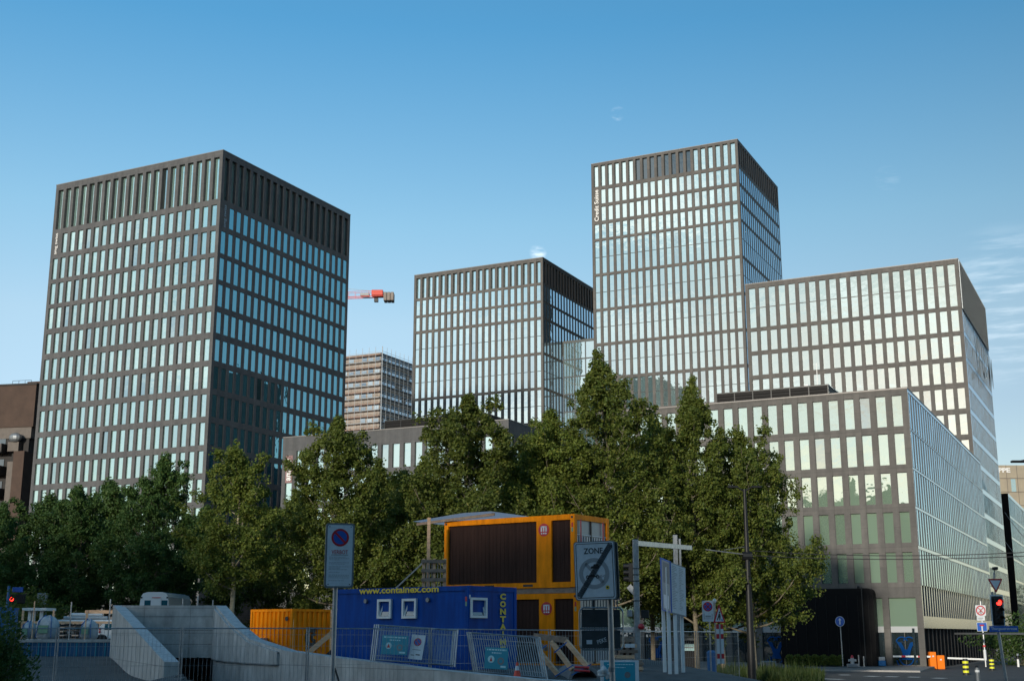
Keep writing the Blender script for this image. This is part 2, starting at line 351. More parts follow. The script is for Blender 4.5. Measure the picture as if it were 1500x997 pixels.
# ------------------------------------------------------------------ camera, light, world
sc = bpy.context.scene
cam = bpy.data.cameras.new('camera'); co = bpy.data.objects.new('camera', cam); C.objects.link(co); sc.camera = co
co.location = (0, 0, EYE); co.rotation_euler = (R(90) + TH, 0, 0); cam.sensor_width = 36; cam.lens = FOC / 1500 * 36; cam.clip_end = 9000; cam.clip_start = .2
SAZ, SEL = R(-155), R(12)
sun = bpy.data.lights.new('sun', 'SUN'); so = bpy.data.objects.new('sun', sun); C.objects.link(so)
sun.energy = 2.5; sun.angle = R(3); sun.color = (1, .91, .76)
sd = Vector((math.sin(SAZ) * math.cos(SEL), math.cos(SAZ) * math.cos(SEL), math.sin(SEL)))
so.rotation_euler = (-sd).to_track_quat('-Z', 'Y').to_euler(); so.location = (0, 0, 300)
w = bpy.data.worlds.new('World'); sc.world = w; w.use_nodes = True; nt = w.node_tree; N = nt.nodes; L = nt.links
bg = N['Background']; out = N['World Output']
sky = N.new('ShaderNodeTexSky'); sky.sky_type = 'NISHITA'; sky.sun_disc = False; sky.sun_elevation = SEL; sky.sun_rotation = SAZ; sky.air_density = 1.0; sky.dust_density = .6; sky.ozone_density = 2.5; sky.altitude = 400
bg.inputs['Strength'].default_value = .15
def vdot(vec):
    n = N.new('ShaderNodeVectorMath'); n.operation = 'DOT_PRODUCT'; n.inputs[1].default_value = vec; L.new(tc.outputs['Generated'], n.inputs[0]); return n.outputs['Value']
def mrange(src, a, b, c=0, d=1, smooth=True):
    n = N.new('ShaderNodeMapRange'); n.interpolation_type = 'SMOOTHSTEP' if smooth else 'LINEAR'
    n.inputs['From Min'].default_value = a; n.inputs['From Max'].default_value = b; n.inputs['To Min'].default_value = c; n.inputs['To Max'].default_value = d; L.new(src, n.inputs['Value']); return n.outputs[0]
def mmath(op, a, b):
    n = N.new('ShaderNodeMath'); n.operation = op
    for i, q in enumerate((a, b)):
        if isinstance(q, (int, float)): n.inputs[i].default_value = q
        else: L.new(q, n.inputs[i])
    return n.outputs[0]
tc = N.new('ShaderNodeTexCoord')
def cnoise(scale, stretch, detail=7, rough=.6):
    mp = N.new('ShaderNodeMapping'); mp.inputs['Scale'].default_value = stretch; L.new(tc.outputs['Generated'], mp.inputs['Vector'])
    n = N.new('ShaderNodeTexNoise'); n.inputs['Scale'].default_value = scale; n.inputs['Detail'].default_value = detail; n.inputs['Roughness'].default_value = rough; L.new(mp.outputs[0], n.inputs['Vector']); return n.outputs['Fac']
def dirv(az, el): return (math.sin(R(az)) * math.cos(R(el)), math.cos(R(az)) * math.cos(R(el)), math.sin(R(el)))
# bright cloud bank in the south-west, behind the photographer
bank = mrange(vdot(dirv(-138, 14)), .80, .985)
cl = mrange(cnoise(3.6, (1, 1, 2.6)), .41, .64)
side = mrange(vdot(dirv(-110, 12)), .55, .97, 0, .85)
cfac = mmath('MAXIMUM', mmath('MULTIPLY', bank, cl), mmath('MULTIPLY', side, cl))
# faint wisps ahead
wisp = None
for px, py, wd, amp, sn in ((1480, 448, .9978, .30, (1.6, 1.6, 14)), (1300, 262, .99994, .10, (5, 5, 30)), (905, 166, .99998, .7, (4, 4, 12)), (788, 370, .99997, .7, (4, 4, 18))):
    d = (P(px, py, 100) - Vector((0, 0, EYE))).normalized()
    k = mrange(vdot(tuple(d)), wd, 1.0, 0, amp)
    k = mmath('MULTIPLY', k, mrange(cnoise(9, sn, 5), .42, .68))
    wisp = k if wisp is None else mmath('MAXIMUM', wisp, k)
mx = N.new('ShaderNodeMix'); mx.data_type = 'RGBA'; L.new(cfac, mx.inputs[0]); tint = N.new('ShaderNodeMix'); tint.data_type = 'RGBA'; tint.blend_type = 'MULTIPLY'; tint.inputs[0].default_value = 1; L.new(sky.outputs[0], tint.inputs[6]); 
sep = N.new('ShaderNodeSeparateXYZ'); tc0 = N.new('ShaderNodeTexCoord'); L.new(tc0.outputs['Generated'], sep.inputs[0])
rampt = N.new('ShaderNodeValToRGB'); L.new(sep.outputs[2], rampt.inputs[0]); el_ = rampt.color_ramp.elements
for i_, (p_, c_t) in enumerate(((.17, (.56, .47, .42)), (.235, (.63, .54, .45)), (.312, (.53, .57, .49)), (.454, (.265, .51, .53)))):
    e_ = el_[i_] if i_ < 2 else el_.new(p_); e_.position = p_; e_.color = (*c_t, 1)
fx = N.new('ShaderNodeMapRange'); fx.inputs['From Min'].default_value = -.36; fx.inputs['From Max'].default_value = .38; fx.inputs['To Min'].default_value = 2.16; fx.inputs['To Max'].default_value = 1.32; L.new(sep.outputs[0], fx.inputs['Value'])
fy = N.new('ShaderNodeMapRange'); fy.inputs['From Min'].default_value = .75; fy.inputs['From Max'].default_value = .2; fy.inputs['To Min'].default_value = .90; fy.inputs['To Max'].default_value = .82; L.new(sep.outputs[1], fy.inputs['Value'])
fr_ = N.new('ShaderNodeMapRange'); fr_.inputs['From Min'].default_value = .45; fr_.inputs['From Max'].default_value = .85; fr_.inputs['To Min'].default_value = 1; fr_.inputs['To Max'].default_value = 1.6; L.new(sep.outputs[0], fr_.inputs['Value'])
fm0 = N.new('ShaderNodeMath'); fm0.operation = 'MULTIPLY'; L.new(fx.outputs[0], fm0.inputs[0]); L.new(fr_.outputs[0], fm0.inputs[1])
fm1 = N.new('ShaderNodeMath'); fm1.operation = 'MULTIPLY'; L.new(fm0.outputs[0], fm1.inputs[0]); L.new(fy.outputs[0], fm1.inputs[1])
hd_ = N.new('ShaderNodeVectorMath'); hd_.operation = 'DOT_PRODUCT'; hd_.inputs[1].default_value = tuple(sd); L.new(tc0.outputs['Generated'], hd_.inputs[0])
hm_ = N.new('ShaderNodeMapRange'); hm_.inputs['From Min'].default_value = .86; hm_.inputs['From Max'].default_value = 1; hm_.inputs['To Min'].default_value = 1; hm_.inputs['To Max'].default_value = .46; L.new(hd_.outputs['Value'], hm_.inputs['Value'])
fm = N.new('ShaderNodeMath'); fm.operation = 'MULTIPLY'; L.new(fm1.outputs[0], fm.inputs[0]); L.new(hm_.outputs[0], fm.inputs[1])
scl = N.new('ShaderNodeVectorMath'); scl.operation = 'SCALE'; L.new(rampt.outputs[0], scl.inputs[0]); L.new(fm.outputs[0], scl.inputs['Scale']); L.new(scl.outputs[0], tint.inputs[7]); L.new(tint.outputs[2], mx.inputs[6]); mx.inputs[7].default_value = (5.4, 5.7, 5.6, 1)
mx2 = N.new('ShaderNodeMix'); mx2.data_type = 'RGBA'; L.new(wisp, mx2.inputs[0]); L.new(mx.outputs[2], mx2.inputs[6]); mx2.inputs[7].default_value = (5.0, 5.6, 6.0, 1)
L.new(mx2.outputs[2], bg.inputs['Color'])
sc.view_settings.view_transform = 'Standard'; sc.view_settings.look = 'None'; sc.view_settings.gamma = 1; sc.view_settings.exposure = 0.66
sc.render.engine = 'CYCLES'

# ------------------------------------------------------------------ ground
def axis(lo, hi, step, far):
    a = []; q = lo; 
    while q <= hi + 1e-6: a.append(q); q += step
    s = step; q = lo
    while q > -far: s *= 1.35; q -= s; a.insert(0, q)
    s = step; q = hi
    while q < far: s *= 1.35; q += s; a.append(q)
    return a
xs = axis(-32, 16, .36, 5000); ys = axis(28, 66, .36, 6000)
TX0, TX1, TY0, TY1 = -16.2, -11.6, 52.4, 63.0
g = MB(); g.v = [(x, y, h(x, y)) for y in ys for x in xs]
nx = len(xs); k = g.mi(M['gravel'])
for j in range(len(ys) - 1):
    for i in range(nx - 1):
        cx = (xs[i] + xs[i + 1]) / 2; cy = (ys[j] + ys[j + 1]) / 2
        if TX0 < cx < TX1 and TY0 < cy < TY1: continue
        a = j * nx + i; g.f.append((a, a + 1, a + nx + 1, a + nx)); g.m.append(k)
struct('ground', g, smooth=False)

UA = R(26.2)
u = Vector((-math.cos(UA), math.sin(UA), 0)); v = Vector((math.sin(UA), math.cos(UA), 0))
EC = P(1328.5, 568.5, 109.3); EC0 = Vector((EC.x, EC.y, 0))
def Eloc(a, b, z=0): return EC0 + u * a + v * b + Vector((0, 0, z))     # a metres left along the low block, b metres behind its front
# asphalt street and pavement in front of the low block
g = MB()
def gq(mb, a0, a1, b0, b1, z, m):
    mb.quad(Eloc(a1, b0, z), Eloc(a0, b0, z), Eloc(a0, b1, z), Eloc(a1, b1, z), m)
gq(g, -300, 2, -70, -9.5, .03, M['asphalt']); gq(g, 2, 26, -40, -9.5, .034, M['asphalt']); gq(g, -60, -.8, -9.5, 300, .026, M['asphalt'])
struct('road', g)
g = MB()
def gbox(mb, a0, a1, b0, b1, z0, z1, m):
    p = [Eloc(a, b, z) for z in (z0, z1) for a, b in ((a1, b0), (a0, b0), (a0, b1), (a1, b1))]
    mb.add(p, [(0, 3, 2, 1), (4, 5, 6, 7), (0, 1, 5, 4), (1, 2, 6, 5), (2, 3, 7, 6), (3, 0, 4, 7)], m)
g.add([Eloc(a_, b_, z_) for a_, b_, z_ in ((24, -7.3, -.2), (-.6, -7.3, -.2), (-.6, .2, -.2), (24, .2, -.2), (24, -7.3, .15), (-.6, -7.3, .10), (-.6, .2, .28), (24, .2, .55))], [(0, 3, 2, 1), (4, 5, 6, 7), (0, 1, 5, 4), (1, 2, 6, 5), (2, 3, 7, 6), (3, 0, 4, 7)], M['paving'])
def EP(px, b_, dz=0):
    q_ = EC0 + v * b_; k_ = along(Vector((q_.x, q_.y, .3)), u, px); t_ = (b_ + 7.3) / 7.5; z_ = lerp(lerp(.10, .15, k_ / 24), lerp(.28, .55, k_ / 24), t_); return q_ + u * k_ + Vector((0, 0, z_ + dz))
struct('pavement', g)
g = MB(); gbox(g, -.6, 24, -7.52, -7.3, -.2, .13, M['kerb']); struct('kerb', g)
g = MB()
for px0, px1, py, dpy in ((1121, 1228, 991, 3.5), (1232, 1247, 988, 0), (1262, 1280, 989.6, .6), (1294, 1312, 990.3, .4), (1328, 1345, 991, .3), (1362, 1380, 992.5, .5)):
    def GZ(px, py):
        r = P(px, py, 1) - Vector((0, 0, EYE)); t = (.04 - EYE) / r.z; q = r * t; return Vector((q.x, q.y, .04))
    a = GZ(px0, py); b = GZ(px1, py + dpy); d = (b - a).normalized(); n = Vector((-d.y, d.x, 0)) * .9
    g.quad(a, b, b + n, a + n, M['roadwhite'])
a = GZ(1303, 981); 
g.add([a, a + Vector((.9, 1.2, 0)), a + Vector((.4, 1.3, 0)), a + Vector((1.5, 4, 0)), a + Vector((-.2, 1.4, 0))], [(0, 1, 2, 3, 4)], M['roadwhite'])
struct('road_markings', g)

# ------------------------------------------------------------------ buildings
def window_geo(mb, T, w, hh, gm, split=False, fr=None, seed=0, tilt=.0035, fw=.035):
    rnd = random.Random(seed); old = mb.M; fr = fr or M['wframe']
    mb.M = T
    mb.box((-w / 2, -.03, 0), (-w / 2 + fw, .03, hh), fr); mb.box((w / 2 - fw, -.03, 0), (w / 2, .03, hh), fr)
    mb.box((-w / 2 + fw, -.03, 0), (w / 2 - fw, .03, fw), fr); mb.box((-w / 2 + fw, -.03, hh - fw), (w / 2 - fw, .03, hh), fr)
    if split: mb.box((-w / 2 + fw, -.035, hh * .5 - .05), (w / 2 - fw, .03, hh * .5 + .05), fr)
    a = rnd.uniform(-tilt, tilt) * w; b = rnd.uniform(-tilt, tilt) * hh * .5
    x0, x1, z0, z1 = -w / 2 + fw / 2, w / 2 - fw / 2, fw / 2, hh - fw / 2
    mb.quad((x0, -a - b, z0), (x1, a - b, z0), (x1, a + b, z1), (x0, -a + b, z1), gm)
    mb.M = old
def facade(wall, T, W, rows, ztop, zbot, ncol, wfrac, wins, skip=(), wm=None, rm=None, gm=None, depth=.2, margin=.5):
    """stone grid with real openings. T: frame with x right, y into the building. rows: (z0,z1,split,depth,mat)
       margin: outer pier in gaps. wins collects (frame, w, h, split, mat)"""
    wm = wm or M['stoneA']; rm = rm or wm
    p = W / (ncol + (1 - wfrac)); ww = p * wfrac
    cols = [(i * p + (p - ww), i * p + p) for i in range(ncol)]
    old = wall.M; wall.M = T
    rows = sorted(rows, key=lambda r: r[0]); z = zbot
    for r in rows:
        z0, z1, split, dp, m = r[:5]
        if z0 > z: wall.quad((0, 0, z), (W, 0, z), (W, 0, z0), (0, 0, z0), wm)
        x = 0
        cc = r[5] if len(r) > 5 else cols
        for ci, (c0, c1) in enumerate(cc):
            if (round(z0, 2), ci) in skip: continue
            wall.quad((x, 0, z0), (c0, 0, z0), (c0, 0, z1), (x, 0, z1), wm); x = c1
            wall.quad((c0, 0, z0), (c0, dp, z0), (c0, dp, z1), (c0, 0, z1), rm); wall.quad((c1, dp, z0), (c1, 0, z0), (c1, 0, z1), (c1, dp, z1), rm)
            wall.quad((c0, 0, z0), (c1, 0, z0), (c1, dp, z0), (c0, dp, z0), rm); wall.quad((c0, dp, z1), (c1, dp, z1), (c1, 0, z1), (c0, 0, z1), rm)
            wins.append((T @ Matrix.Translation(((c0 + c1) / 2, dp - .035, z0)), c1 - c0, z1 - z0, split, m or gm))
        wall.quad((x, 0, z0), (W, 0, z0), (W, 0, z1), (x, 0, z1), wm); z = z1
    wall.quad((0, 0, z), (W, 0, z), (W, 0, ztop), (0, 0, ztop), wm)
    wall.M = old; return cols
def rect_shell(wall, W, D, zb, zt, m, roofm, faces=('l', 'b')):
    if 'l' in faces: wall.quad((-W, D, zb), (-W, 0, zb), (-W, 0, zt), (-W, D, zt), m)
    if 'b' in faces: wall.quad((0, D, zb), (-W, D, zb), (-W, D, zt), (0, D, zt), m)
    if 'r' in faces: wall.quad((0, 0, zb), (0, D, zb), (0, D, zt), (0, 0, zt), m)
    if 'f' in faces: wall.quad((-W, 0, zb), (0, 0, zb), (0, 0, zt), (-W, 0, zt), m)
    wall.quad((-W, 0, zt - .35), (0, 0, zt - .35), (0, D, zt - .35), (-W, D, zt - .35), roofm)
def parapet(mb, W, D, zt, m):
    t = .35
    mb.box((-W - .04, -.04, zt), (.04, t, zt + .09), m); mb.box((-W - .04, D - t, zt), (.04, D + .04, zt + .09), m)
    mb.box((-W - .04, t, zt), (-W + t, D - t, zt + .09), m); mb.box((.04 - t, t, zt), (.04, D - t, zt + .09), m)
def place_windows(root, wins, az, limit=100, blocked=None):
    """the windows that show largest become parts, the rest one part"""
    Rm = Matrix.Translation(root.location) @ Matrix.Rotation(root.rotation_euler.z, 4, 'Z')
    sc_ = []
    for i, (T, w, hh, sp, gm) in enumerate(wins):
        wc = Rm @ (T @ Vector((0, 0, hh / 2))); nrm = (Rm.to_3x3() @ (T.to_3x3() @ Vector((0, -1, 0))))
        px, py, dep = pix(wc); vd = (Vector((0, 0, EYE)) - wc).normalized()
        a = w * hh * max(0, vd.dot(nrm)) / dep ** 2
        if not (0 < px < 1500 and py < 997): a *= .01
        if blocked and blocked(px, py): a *= .05
        sc_.append((a, i))
    sc_.sort(reverse=True); proto = {}; rest = MB()
    for k, (a, i) in enumerate(sc_):
        T, w, hh, sp, gm = wins[i]
        if k < limit:
            rnd = random.Random(i); key = (round(w, 2), round(hh, 2), sp, gm.name)
            if key not in proto:
                b = MB(); window_geo(b, Matrix.Identity(4), w, hh, gm, sp, seed=1, tilt=0); proto[key] = b.mesh('window')
            o = bpy.data.objects.new('window', proto[key]); C.objects.link(o); o.parent = root
            J = Matrix.Rotation(rnd.uniform(-.0035, .0035), 4, 'Z') @ Matrix.Rotation(rnd.uniform(-.003, .003), 4, 'X')
            o.matrix_local = T @ J
        else: window_geo(rest, T, w, hh, gm, sp, seed=i)
    if rest.v: obj('window', rest, root, kind='stuff', local=True)
FT = lambda W: Matrix.Translation((-W, 0, 0))                        # front frame: x from left end to corner
RT = lambda: Matrix.Rotation(R(90), 4, 'Z')                          # right frame: x runs back along the side
def tree_zone(px, py): return py > (700 if px < 300 else 640 if px < 560 else 620 if px < 870 else 600 if px < 1130 else 1200)
def rowz(corner, ulist, az, px_rows, off=1.0):
    a = R(az); uu = Vector((-math.cos(a), math.sin(a), 0)); q = Vector(corner) + uu * off
    return [(zat(q, b), zat(q, t)) for t, b in px_rows]

def office(name, label, cpx, D, az, W, Dp, rows_px, stone_m, gm, gside, top_depth, wfrac=.64, cat='building', group=None, skipf=(), skips=(), side_rows=None, side_wm=None, extend=3.4, zstop=5.5, topm=None, right=True, dark_cols=None, top_side=None, side_depth=.2, doubles=(), ext_double=False, side_cols=20):
    c = P(cpx[0], cpx[1], D); root = thing(name, label, cat, (c.x, c.y, 0), -R(az), group)
    zr = rowz(c, None, az, rows_px)
    rows = [(b, t, i in doubles or (i == 0 and top_depth > 0.7), top_depth if i == 0 else .2, (topm or None) if i == 0 else None) for i, (b, t) in enumerate(zr)]
    hlast = rows[-1][1] - rows[-1][0]; z = rows[-1][0]; step = extend
    pit = rows[-2][0] - rows[-1][0] if len(rows) > 1 else extend
    while z - pit > zstop:
        z -= pit; rows.append((z, z + hlast, rows[-1][2], .2, None))
    zb = -.5; wall = MB(); wins = []
    sf = {(round(rows[r][0], 2), c_) for r, c_ in skipf}; ss = {(round(rows[r][0], 2), c_) for r, c_ in skips}
    facade(wall, FT(W), W, rows, c.z, zb, 20, wfrac, wins, sf, stone_m, gm=gm)
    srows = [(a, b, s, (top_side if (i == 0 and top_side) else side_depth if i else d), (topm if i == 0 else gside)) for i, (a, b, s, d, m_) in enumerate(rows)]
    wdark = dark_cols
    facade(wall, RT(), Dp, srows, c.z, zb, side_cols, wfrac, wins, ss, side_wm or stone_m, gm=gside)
    if dark_cols: wins = [(T_, w_, h_, s_, (M['gdark'] if (T_.translation.y < 1 and T_.translation.z > rows[0][0] - .1 and dark_cols[0] <= int((T_.translation.x + W) / (W / 20.36)) <= dark_cols[1]) else m_)) for T_, w_, h_, s_, m_ in wins]
    rect_shell(wall, W, Dp, zb, c.z, stone_m, M['roof'])
    obj('wall', wall, root, local=True)
    pp = MB(); parapet(pp, W, Dp, c.z, M['coping']); obj('coping', pp, root, local=True)
    place_windows(root, wins, az, blocked=tree_zone)
    return root, c, rows

# A: left tower
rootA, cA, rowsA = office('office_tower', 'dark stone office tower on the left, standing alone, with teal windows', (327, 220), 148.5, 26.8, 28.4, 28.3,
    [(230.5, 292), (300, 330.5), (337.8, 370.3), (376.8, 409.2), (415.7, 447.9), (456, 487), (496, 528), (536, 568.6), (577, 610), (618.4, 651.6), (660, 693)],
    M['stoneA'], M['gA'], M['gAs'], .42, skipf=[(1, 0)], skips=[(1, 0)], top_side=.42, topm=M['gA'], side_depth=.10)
# B: middle tower
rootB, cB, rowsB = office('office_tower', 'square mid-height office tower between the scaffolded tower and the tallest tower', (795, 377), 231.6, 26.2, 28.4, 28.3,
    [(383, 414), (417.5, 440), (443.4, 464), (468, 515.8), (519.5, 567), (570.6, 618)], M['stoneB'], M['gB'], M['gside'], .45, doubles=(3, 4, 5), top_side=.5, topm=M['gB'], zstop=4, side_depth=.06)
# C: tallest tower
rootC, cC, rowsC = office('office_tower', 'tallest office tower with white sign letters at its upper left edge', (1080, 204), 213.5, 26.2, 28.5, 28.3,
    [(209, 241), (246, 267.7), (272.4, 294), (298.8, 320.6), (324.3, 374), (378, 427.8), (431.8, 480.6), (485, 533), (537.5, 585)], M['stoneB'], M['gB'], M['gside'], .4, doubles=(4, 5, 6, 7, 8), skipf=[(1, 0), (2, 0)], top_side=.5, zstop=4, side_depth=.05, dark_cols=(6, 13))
# D: tall right block
rootD, cD, rowsD = office('office_block', 'wide upper office block at the right with large letters on its side wall', (1403, 379), 158.7, 26.6, 28.6, 29.0,
    [(387, 448.5), (453.9, 485), (491, 522.5), (529, 560), (567.6, 598), (605.5, 636), (643.5, 672)], M['stoneB'], M['gB'], M['gside'], .22, doubles=(0,), side_wm=M['finw'], topm=M['gB'], top_side=.15, side_depth=.045, wfrac=.66)
# F: low block with the pink sign
rootF, cF, rowsF = office('office_block', 'low stone office block behind the middle trees with a vertical pink sign panel', (745, 614.4), 133.9, 26.2, 29.5, 30,
    [(637.6, 674), (684, 720)], M['stoneA'], M['gA'], M['gA'], .2, skipf=[(0, 0)])

# signs on the towers
def wallsign(root, T, s, x, z, w, hh, m, vert=True, bold=.01, lab=None):
    b = MB(); Q = T @ Matrix.Translation((x, -.06, z)) @ (Matrix.Rotation(-R(90), 4, 'Y') if vert else Matrix.Identity(4))
    text(s, b, Q, w, hh, m, ext=.03, bold=bold); obj('sign_lettering', b, root, label=lab, local=True)
z0, z1 = rowsA[1][0], rowsA[1][1]
wallsign(rootA, FT(28.4), 'smg swiss', 1.0, (z0 + z1) / 2, 2.9, .62, M['lettwhite'])
wallsign(rootA, RT(), 'smg swiss', .95, (z0 + z1) / 2, 2.9, .62, M['lettshade'])  # same white letters, with the shade of this side put into their colour
wallsign(rootC, FT(28.5), 'Credit Suisse', 1.0, (rowsC[2][0] + rowsC[1][1]) / 2, 6.2, .85, M['lettwhite'], bold=.02)
b = MB(); b.M = FT(29.5); b.box((.55, -.05, rowsF[0][0] - 1.0), (1.5, -.01, rowsF[0][1] - .5), M['pinkpanel']); obj('sign_panel', b, rootF, label='dusky pink vertical sign panel', local=True)
wallsign(rootF, FT(29.5), 'amcor', 1.05, (rowsF[0][0] + rowsF[0][1]) / 2 - .8, 2.6, .62, M['lettwhite'], bold=.03)
# big letters on the side of the wide upper block
for i, chh in enumerate('VUM'):
    b = MB()
    q = RT() @ Matrix.Translation((7.0 + 7.2 * i, -.6, rowsD[2][1] - 1.2))
    text(chh, b, q, 2.6, 4.4, M['goldtrim'], ext=.3, bold=.03); text(chh, b, q, 2.6, 4.4, M['goldtrim'], ext=0, bold=.03)
    obj('sign_letter', b, rootD, local=True)
# dark screen behind the letters' top storey, pinned on the side
b = MB(); b.M = RT()
zt = cD.z; n = 40
b.box((.05, -.10, rowsD[0][0] - .4), (28.9, -.06, zt - .1), M['steelblue'])
for i in range(n): b.box((.1 + i * 28.8 / n, -.16, rowsD[0][0] - .4), (.18 + i * 28.8 / n, -.10, zt - .1), M['mesh'])
obj('mesh_screen', b, rootD, local=True)

# E: low right block, built with its entrance
WE, DE = 28.4, 55.0
rootE = thing('office_block', 'low stone office block at the right corner with green blinds and a black entrance', 'building', EC0, -UA)
zr = rowz(EC, None, 26.2, [(578.8, 624), (634, 680), (691.3, 737), (749, 794.6), (808, 852.6)])
rows = [(a, b, False, .22, M['gE']) for a, b in zr]
pE = WE / 20.38
gq0, gq1 = rowz(EC, None, 26.2, [(874.7, 922.5)])[0][0], rowz(EC, None, 26.2, [(874.7, 922.5)])[0][1]
gcols = []
for k in range(0, 20, 2):
    c0 = k * pE + pE * .38; c1 = (k + 2) * pE; gcols.append((c0, c1))
rows.append((.35, gq1, False, .3, M['gdark'], gcols))
wall = MB(); wins = []
facade(wall, FT(WE), WE, rows, EC.z, -.5, 20, .62, wins, (), M['stoneB'], gm=M['gE'])
srows = [(a - .25, b + .25, False, .045, M['gside']) for a, b, *_ in rows[:5]] + [(4.4, 7.2, False, .5, M['gdark'])]
facade(wall, RT(), DE, srows, EC.z, 3.4, 38, .72, wins, (), M['finw'], rm=M['fin'], gm=M['gside'])
wall.M = RT(); wall.box((.01, .8, -.5), (DE, 1.0, 3.39), M['gdark'])
for i in range(24): wall.box((.3 + i * 2.3, -.02 + .05, -.5), (.55 + i * 2.3, .45, 3.39), M['bdark'])
wall.M = Matrix.Identity(4)
rect_shell(wall, WE, DE, -.5, EC.z, M['stoneB'], M['roof'])
obj('wall', wall, rootE, local=True)
place_windows(rootE, wins, 26.2)
# slim fins on the side wall
b = MB(); b.M = RT()
for i in range(39):
    x = .12 + i * (DE / 38.44)
    for a, bb, *_ in rows[:5]: b.box((x, -.025, a - .25), (x + .05, 0, bb + .25), M['fin'])
obj('side_fins', b, rootE, local=True)
# ground-floor transoms and low panes
b = MB(); b.M = FT(WE)
for c0, c1 in gcols:
    b.box((c0 + .02, .12, 3.05), (c1 - .02, .2, 3.55), M['greyp']); b.box((c0 + .03, .2, 3.55), (c1 - .03, .235, gq1 - .03), M['gE'])
    b.box(((c0 + c1) / 2 - .03, .14, .35), ((c0 + c1) / 2 + .03, .2, 3.05), M['wframe'])
obj('ground_floor_glazing', b, rootE, local=True)
pp = MB(); parapet(pp, WE, DE, EC.z, M['coping']); obj('coping', pp, rootE, local=True)
# blue figures in the ground floor panes
def figure(mb, cx, z):
    mb.ring(cx - .25, z + 1.75, .42, .52, .1, .13, M['ornblue'], 16, 20, 170); mb.ring(cx + .35, z + 1.75, .42, .52, .1, .13, M['ornblue'], 16, 10, 160)
    mb.poly([(cx - .75, z + 1.9), (cx - .3, z + 1.75), (cx - .05, z + 1.2), (cx + .15, z + 1.2), (cx + .4, z + 1.75), (cx + .85, z + 1.9), (cx + .5, z + 1.3), (cx + .35, z + .8), (cx + .5, z + .35), (cx - .4, z + .35), (cx - .25, z + .8), (cx - .4, z + 1.3)], .1, .13, M['ornblue'])
    mb.ring(cx + .05, z + .38, .75, .86, .1, .13, M['ornblue'], 20, 185, 355); mb.ring(cx + .05, z + .45, .5, .6, .1, .13, M['ornblue'], 20, 170, 370)
for k in (9, 5, 2, 1):
    b = MB(); b.M = FT(WE); figure(b, (gcols[k][0] + gcols[k][1]) / 2, .45); obj('blue_figure', b, rootE, local=True)
# black entrance box
def Ex(px, z): return along(Vector((EC.x, EC.y, z)), u, px)
xa, xb = -Ex(1147, 6), -Ex(1283, 6)
b = MB(); zt = zat(Eloc(-(xa + xb) / 2, 0), 862.5); r = .45
outl = [(xa, 0), (xb, 0), (xb, zt - r)] + [(xb - r + r * math.cos(R(t)), zt - r + r * math.sin(R(t))) for t in (22, 45, 68)] + [(xb - r, zt), (xa + r, zt)] + [(xa + r - r * math.cos(R(t)), zt - r + r * math.sin(R(t))) for t in (68, 45, 22)] + [(xa, zt - r)]
b.poly(outl, -1.3, .0 - .003, M['black'])
for i in range(9):
    x = xa + (i + .5) * (xb - xa) / 9; b.box((x, -1.33, .1), (x + .05, -1.3, zt - .6), M['louvre'])
ent = obj('entrance', b, rootE, local=True)
b = MB(); b.tube((xb - .9, -1.4, .1), (xb - .9, -1.4, zt + .1), .05, M['wframe']); b.blob((xb - 1.2, -1.3, zt + .12), .13, M['wframe'], sub=6, jag=0); obj('downpipe', b, ent, local=True)
# roof structures
def roofbox(root, c, W, px0, px1, setback, hh, name='roof_screen'):
    a = -along(Vector((c.x, c.y, c.z)), u, px0) ; bq = -along(Vector((c.x, c.y, c.z)), u, px1)
    m = MB(); z = c.z - .3
    m.box((a, setback, z), (bq, setback + 5, z + hh), M['louvre'])
    n = 6
    for i in range(n + 1): m.box((a + (bq - a) * i / n - .05, setback - .08, z), (a + (bq - a) * i / n + .05, setback, z + hh + .06), M['wframe'])
    m.box((a - .06, setback - .1, z + hh), (bq + .06, setback + 5.1, z + hh + .12), M['wframe'])
    for i in range(4): m.box((a + .06, setback - .05, z + hh * (.2 + .2 * i)), (bq - .06, setback - .01, z + hh * (.2 + .2 * i) + .05), M['black'])
    obj(name, m, root, local=True)
roofbox(rootE, EC, WE, 1043, 1208, 1.6, 1.45); roofbox(rootF, cF, 29.5, 553, 700, 1.6, 1.5)
def roofmast(root, p, hh, r, mname='mast', cap=False):
    m = MB(); m.tube((p.x, p.y, p.z), (p.x, p.y, p.z + hh), r, M['white'], 6)
    if cap: m.blob((p.x, p.y, p.z + hh), .28, M['white'], sub=6, jag=.1); m.box((p.x - .25, p.y - .2, p.z), (p.x + .25, p.y + .2, p.z + hh * .45), M['galv'])
    obj(mname, m, root, local=True)
roofmast(rootE, Vector((-Ex(1175, 24) + .8, 3, EC.z)), 3.6, .035); roofmast(rootE, Vector((-Ex(1150, 24), 9, EC.z)), 2.6, .12, 'vent_pipe', True)
roofmast(rootA, Vector((-5.6, 3, cA.z)), 1.3, .05, 'antenna')

# glazed link between the two towers
ub = u; c0 = Vector((cB.x, cB.y, cB.z)) + v * 9.0
lk0 = P(813, 499.8, c0.y); lz = lk0.z
rootL = thing('glazed_link', 'pale glazed link building joining the middle tower to the tallest tower', 'building', (c0.x, c0.y, 0), -UA)
wall = MB(); wins = []; Wl = 19.0
T = Matrix.Translation((0, 0, 0)); lrows = []; z = lz - .5
while z > 6: lrows.append((z - 3.2, z, False, .08, M['gB'])); z -= 3.4
facade(wall, T, Wl, lrows, lz, 0, 8, .93, wins, (), M['mesh'], gm=M['gB'])
wall.quad((0, 0, lz - .1), (Wl, 0, lz - .1), (Wl, 12, lz - .1), (0, 12, lz - .1), M['roof'])
obj('wall', wall, rootL, local=True); place_windows(rootL, wins, 26.2, 80)

